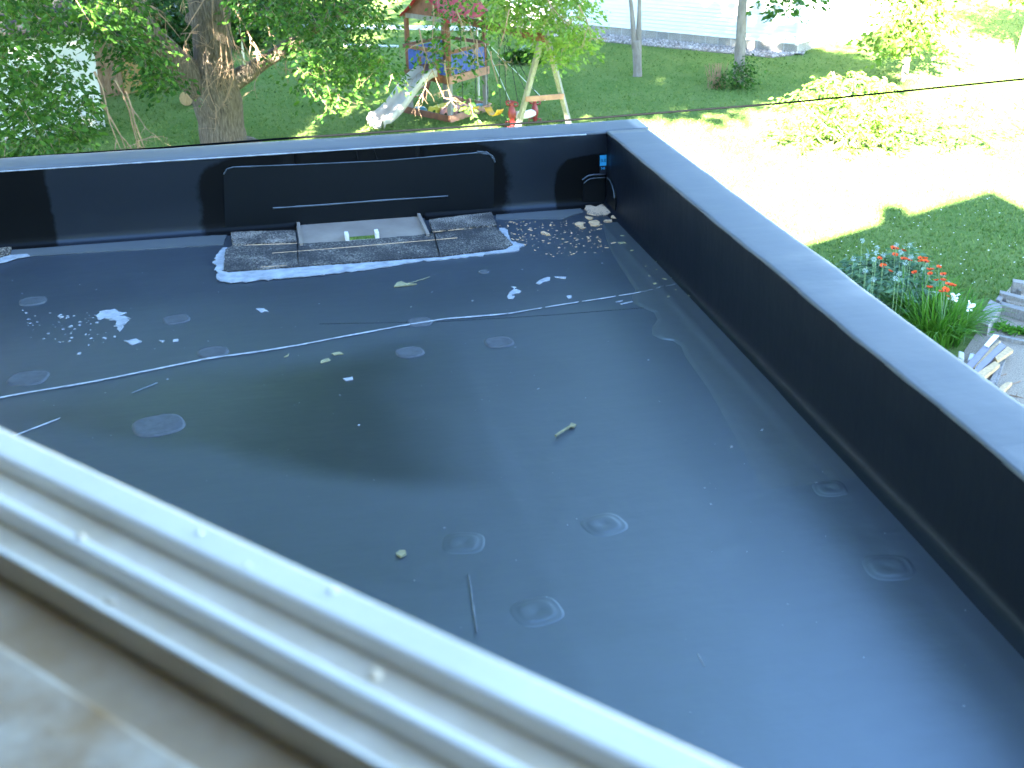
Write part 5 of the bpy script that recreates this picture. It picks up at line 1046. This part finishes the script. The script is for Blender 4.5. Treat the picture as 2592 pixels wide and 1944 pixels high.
# blue-green leafy mass, and the long-bladed clump in front of it
fb = A(1975, 655, 0); poly = [O(*zf(x, y), .3)[:2] for x, y in ((150, 540), (420, 480), (760, 490), (1050, 520), (1180, 640), (1200, 830), (1050, 1000), (800, 960), (450, 800))]
poly = np.array(poly); cand = RNG.uniform(poly.min(0)-.2, poly.max(0)+.2, (6000, 2)); cand = cand[in_poly(cand, poly)][:420]
cand = np.concatenate([cand, np.full((len(cand), 1), .0)], 1); cand[:, 2] = RNG.uniform(.12, .5, len(cand))
t = tag(empty('flower_bed_foliage', (fb[0], fb[1], 0)), 'blue-green leafy foliage mass below the poppies and seed globes', 'foliage'); inv = Matrix.Translation(-t.location)
crown(t, inv, cand, L_BLUEG, .12, 'foliage', droop=-.2, nl=10, length=.3, width=.38, tm=M_STEM)
def blades(name, c, n, L_, R0, m, parent, inv=None, wd=.014, lean=(0, 0)):
    V = []; F = []; k = 7
    for i in range(n):
        a = RNG.uniform(0, 6.28); r = R0*RNG.uniform(0, 1)**.5; bx, by = c[0]+math.cos(a)*r, c[1]+math.sin(a)*r; l = L_*RNG.uniform(.6, 1.15); an = a+RNG.normal(0, .7); sp = RNG.uniform(.25, 1.0); dx, dy = math.cos(an)+lean[0], math.sin(an)+lean[1]; b = len(V)
        for j in range(k):
            t_ = j/(k-1); out = l*sp*(t_**1.5)*.85; z = l*(t_*.95-.55*sp*t_**2.6); ww = wd*(1-t_)**.6*(.6+.4*min(1, t_*4)); x, y = bx+dx*out, by+dy*out
            V += [(x-dy*ww, y+dx*ww, max(z, .01)+.002), (x+dy*ww, y-dx*ww, max(z, .01))]
        F += [(b+2*j, b+2*j+1, b+2*j+3, b+2*j+2) for j in range(k-1)]
    o = np_mesh(name, np.array(V), np.array(F), m, parent)
    if inv is not None: o.matrix_parent_inverse = inv
    return o
for (x, y, L_, n, lab) in ((1180, 1120, .80, 300, 'clump of long arching green blades growing below the blue-green foliage'), (1420, 1340, .78, 330, 'clump of long arching green blades beside the leaning boards'), (1640, 1180, .6, 150, 'smaller clump of green blades reaching over the step timber')):
    p = O(*zf(x, y), .15); t = tag(empty('daylily_clump', (p[0], p[1], 0)), lab, 'plant', 'clumps of long green blades'); blades('foliage', p, n, L_, .28, L_BLADE, t, Matrix.Translation(-t.location))
for i, (x, y) in enumerate(((1630, 910), (1832, 1020))):
    p = O(*zf(x, y), .5); t = tag(empty('white_flower', (p[0], p[1], 0)), ('white ruffled flower standing above the green blades near the poppies', 'white ruffled flower standing above the green blades near the step timber')[i], 'flower')
    P = np.full((26, 3), 0.0)+[0, 0, .5]+RNG.normal(0, .02, (26, 3)); leaves_mesh('petals', P, M_WFLOW, t, .055, droop=-.2, width=.8)['kind'] = 'stuff'; mb = MB(); mb.tube([(0, 0, 0), (0, 0, .5)], .005, 5, cap=False); mb.build('stem', M_STEM, t)
# ------------------------------------------------------------------ timber steps, gravel, lumber
zs = zoom(2400, 680, 4.88)
P = [O(*zs(x, y), 0)[:2] for x, y in ((505, 690), (600, 430), (800, 200), (1500, 200), (1700, 1700), (900, 2400), (100, 1600), (200, 1020), (380, 760))]
mb = MB(); mb.prism([tuple(p) for p in P], -.05, .012); tag(mb.build('gravel_path', M_GRAV), 'grey gravel path beside the timber steps and lumber', 'path', kind='structure')
def timber(pts, z1_, th, m, name='step_timber', label=None, cat=None, group=None, parent=None, bev=.006):
    P = [O(*zs(x, y), z1_)[:2] for x, y in pts]; mb = MB(); mb.prism([tuple(p) for p in P], z1_-th, z1_); o = mb.build(name, m, parent, bevel=bev)
    if label: tag(o, label, cat, group)
    return o
G = 'timbers of the garden steps'
timber([(520, 378), (345, 640), (500, 702), (668, 448)], .16, .15, M_TIMBER, label='wide weathered grey timber running down along the lawn edge', cat='timber', group=G)
timber([(650, 400), (1100, 500), (1095, 570), (655, 445)], .155, .145, M_TIMBER, label='weathered grey cross timber holding the gravel above the weeds', cat='timber', group=G)
timber([(640, 262), (1100, 380), (1100, 420), (640, 300)], .23, .15, M_TIMBER, label='weathered grey cross timber of the middle step', cat='timber', group=G)
timber([(800, 122), (1100, 170), (1100, 215), (800, 160)], .31, .15, M_TIMBER, label='weathered grey cross timber of the top step', cat='timber', group=G)
timber([(640, 305), (700, 330), (640, 400), (590, 375)], .19, .18, M_TIMBER, label='short weathered grey timber joining the lower and middle step', cat='timber', group=G)
timber([(800, 165), (937, 190), (910, 280), (780, 215)], .22, .2, M_TIMBER, label='short weathered grey block under the top step timber', cat='timber', group=G)
timber([(700, 330), (1100, 425), (1100, 500), (720, 405)], .17, .15, M_GRAV, name='step_gravel', label='gravel fill of the middle garden step', cat='gravel', bev=0)
timber([(640, 815), (1100, 905), (1100, 935), (640, 835)], .06, .06, M_GREYWOOD, label='thin grey edging board below the weeds', cat='timber', group=G)
P = np.array([O(*zs(x, y), 0) for x, y in zip(RNG.uniform(580, 1000, 260), RNG.uniform(-35, 40, 260))]); 
xs_ = RNG.uniform(580, 1050, 300); ys_ = 745+(xs_-600)*.13+RNG.normal(0, 22, 300)-40*np.exp(-((xs_-660)/40)**2)
P = np.array([O(*zs(x, y), .03) for x, y in zip(xs_, ys_)]); tag(leaves_mesh('step_weeds', P, L_BLADE, None, .10, droop=-.6, width=.3), 'strip of green weeds along the gravel step', 'weeds', kind='stuff')
timber([(440, 945), (330, 1065), (180, 1230), (260, 1270), (400, 1110), (520, 975)], .10, .03, M_BOARDGREY, name='painted_board', label='blue-grey painted board with a white scrap at its end', cat='board', group='lumber beside the steps', bev=.002)
timber([(445, 942), (560, 812), (632, 822), (500, 962)], .115, .014, M_WHITE, name='white_scrap', label='white scrap of board lying on the blue-grey board end', cat='scrap', bev=.002)
timber([(520, 975), (640, 885), (655, 900), (340, 1230), (300, 1215)], .085, .03, M_BOARDTAN, name='thin_lumber_strip', label='narrow tan lumber strip between the two blue-grey boards', cat='board', group='lumber beside the steps', bev=.002)
timber([(655, 905), (715, 960), (390, 1270), (300, 1290), (345, 1210)], .11, .03, M_BOARDGREY, name='painted_board', label='blue-grey painted board next to the tan lumber', cat='board', group='lumber beside the steps', bev=.002)
timber([(580, 1090), (735, 958), (808, 1005), (610, 1140)], .13, .04, M_BOARDTAN, name='lumber_board', label='short tan lumber board sticking out over the gravel', cat='board', group='lumber beside the steps', bev=.003)
timber([(390, 1262), (580, 1140), (642, 1178), (480, 1312), (380, 1390), (300, 1330)], .12, .05, M_BOARDTAN, name='lumber_board', label='tan lumber board lying across the darker planks', cat='board', group='lumber beside the steps', bev=.003)
timber([(530, 1350), (650, 1095), (680, 1100), (590, 1390), (560, 1450), (500, 1420)], .05, .035, M_GREYWOOD, name='old_plank', label='narrow weathered plank under the tan lumber', cat='plank', group='lumber beside the steps', bev=.002)
timber([(690, 1085), (725, 1070), (640, 1330), (600, 1430), (575, 1450)], .04, .03, M_GREYWOOD, name='old_plank', label='narrow weathered plank at the outer edge of the lumber pile', cat='plank', group='lumber beside the steps', bev=.002)
timber([(650, 1450), (720, 1400), (795, 1402), (705, 1492), (640, 1540), (600, 1520)], .07, .045, M_BOARDTAN, name='pale_board_end', label='pale sawn board end lying on the gravel past the pile', cat='board', bev=.003)
timber([(130, 1010), (195, 1030), (200, 1110), (135, 1090)], .12, .1, M_CONC, name='concrete_block', label='small pale concrete block under the arching green blades', cat='block', bev=.01); timber([(270, 1040), (330, 1050), (300, 1110), (240, 1130)], .09, .07, M_CONC, name='concrete_block', label='small pale concrete block beside the blue-grey board', cat='block', bev=.01)
mb = MB(); rr = np.random.default_rng(4)
for (x, y) in ((720, 1300), (890, 1390), (760, 1560)):
    p = O(*zs(x, y), .02); twigs(mb, p, (rr.normal(), rr.normal(), .05), .35, .008, 1, rr, .2)
o = mb.build('fallen_twigs', M_TWIG); tag(o, 'dark fallen twigs scattered on the gravel path', 'twigs', kind='stuff')
# ------------------------------------------------------------------ grass blades and clover over the visible lawn
def lawn_points(n, dens_pow=1.0):
    px_ = RNG.uniform(-60, 2652, n*2); py_ = RNG.uniform(0, 760, n*2)**1.0; out = []
    d = FWD[None]+RGT[None]*((px_-1296)/FPX)[:, None]-UPV[None]*((py_-972)/FPX)[:, None]; P = EYE[None]+d*((0-CAM_H)/d[:, 2])[:, None]; P = P[(P[:, 1] > 6)]
    return P[:n]
GPn = lawn_points(90000)
gp_ = np.array([O(*zs(x, y), 0)[:2] for x, y in ((505, 690), (600, 430), (800, 200), (1500, 200), (1700, 1700), (900, 2400), (100, 1600), (200, 1020), (380, 760))]); ok = ~in_poly(GPn[:, :2], gp_) & ~in_poly(GPn[:, :2], poly)
rel = GPn[:, :2]-c0[:2]; ok &= ~(((rel @ fv) > -.1) & ((rel @ rv) > -.75)); GPn = GPn[ok]
n = len(GPn); GPn = GPn+np.concatenate([RNG.normal(0, .05, (n, 2)), np.zeros((n, 1))], 1); hgt = RNG.uniform(.025, .06, n); ang = RNG.uniform(0, 6.28, n)
wv = np.stack([np.cos(ang), np.sin(ang), np.zeros(n)], -1)*(.008*(1+.04*np.linalg.norm(GPn[:, :2], axis=1)))[:, None]; ln = np.concatenate([RNG.normal(0, .022, (n, 2)), hgt[:, None]], 1)
V = np.stack([GPn-wv, GPn+wv, GPn+ln], 1).reshape(-1, 3); tag(np_mesh('grass_blades', V, np.arange(3*n).reshape(-1, 3), L_GRASS), 'short green grass blades covering the lawn', 'grass', kind='stuff')
CPn = lawn_points(1500); CPn = CPn[~in_poly(CPn[:, :2], gp_)]; CPn = CPn[(CPn[:, 0] > 4) & (CPn[:, 1] < 22)]; n = len(CPn); s = RNG.uniform(.008, .017, n)
V = (CPn+[0, 0, .05])[:, None]+oct_v[None]*s[:, None, None]; F = (np.arange(n)[:, None, None]*6+oct_f[None]).reshape(-1, 3); tag(np_mesh('clover_flowers', V.reshape(-1, 3), F, L_CLOVER), 'tiny white clover heads dotted over the shaded lawn', 'clover', kind='stuff')
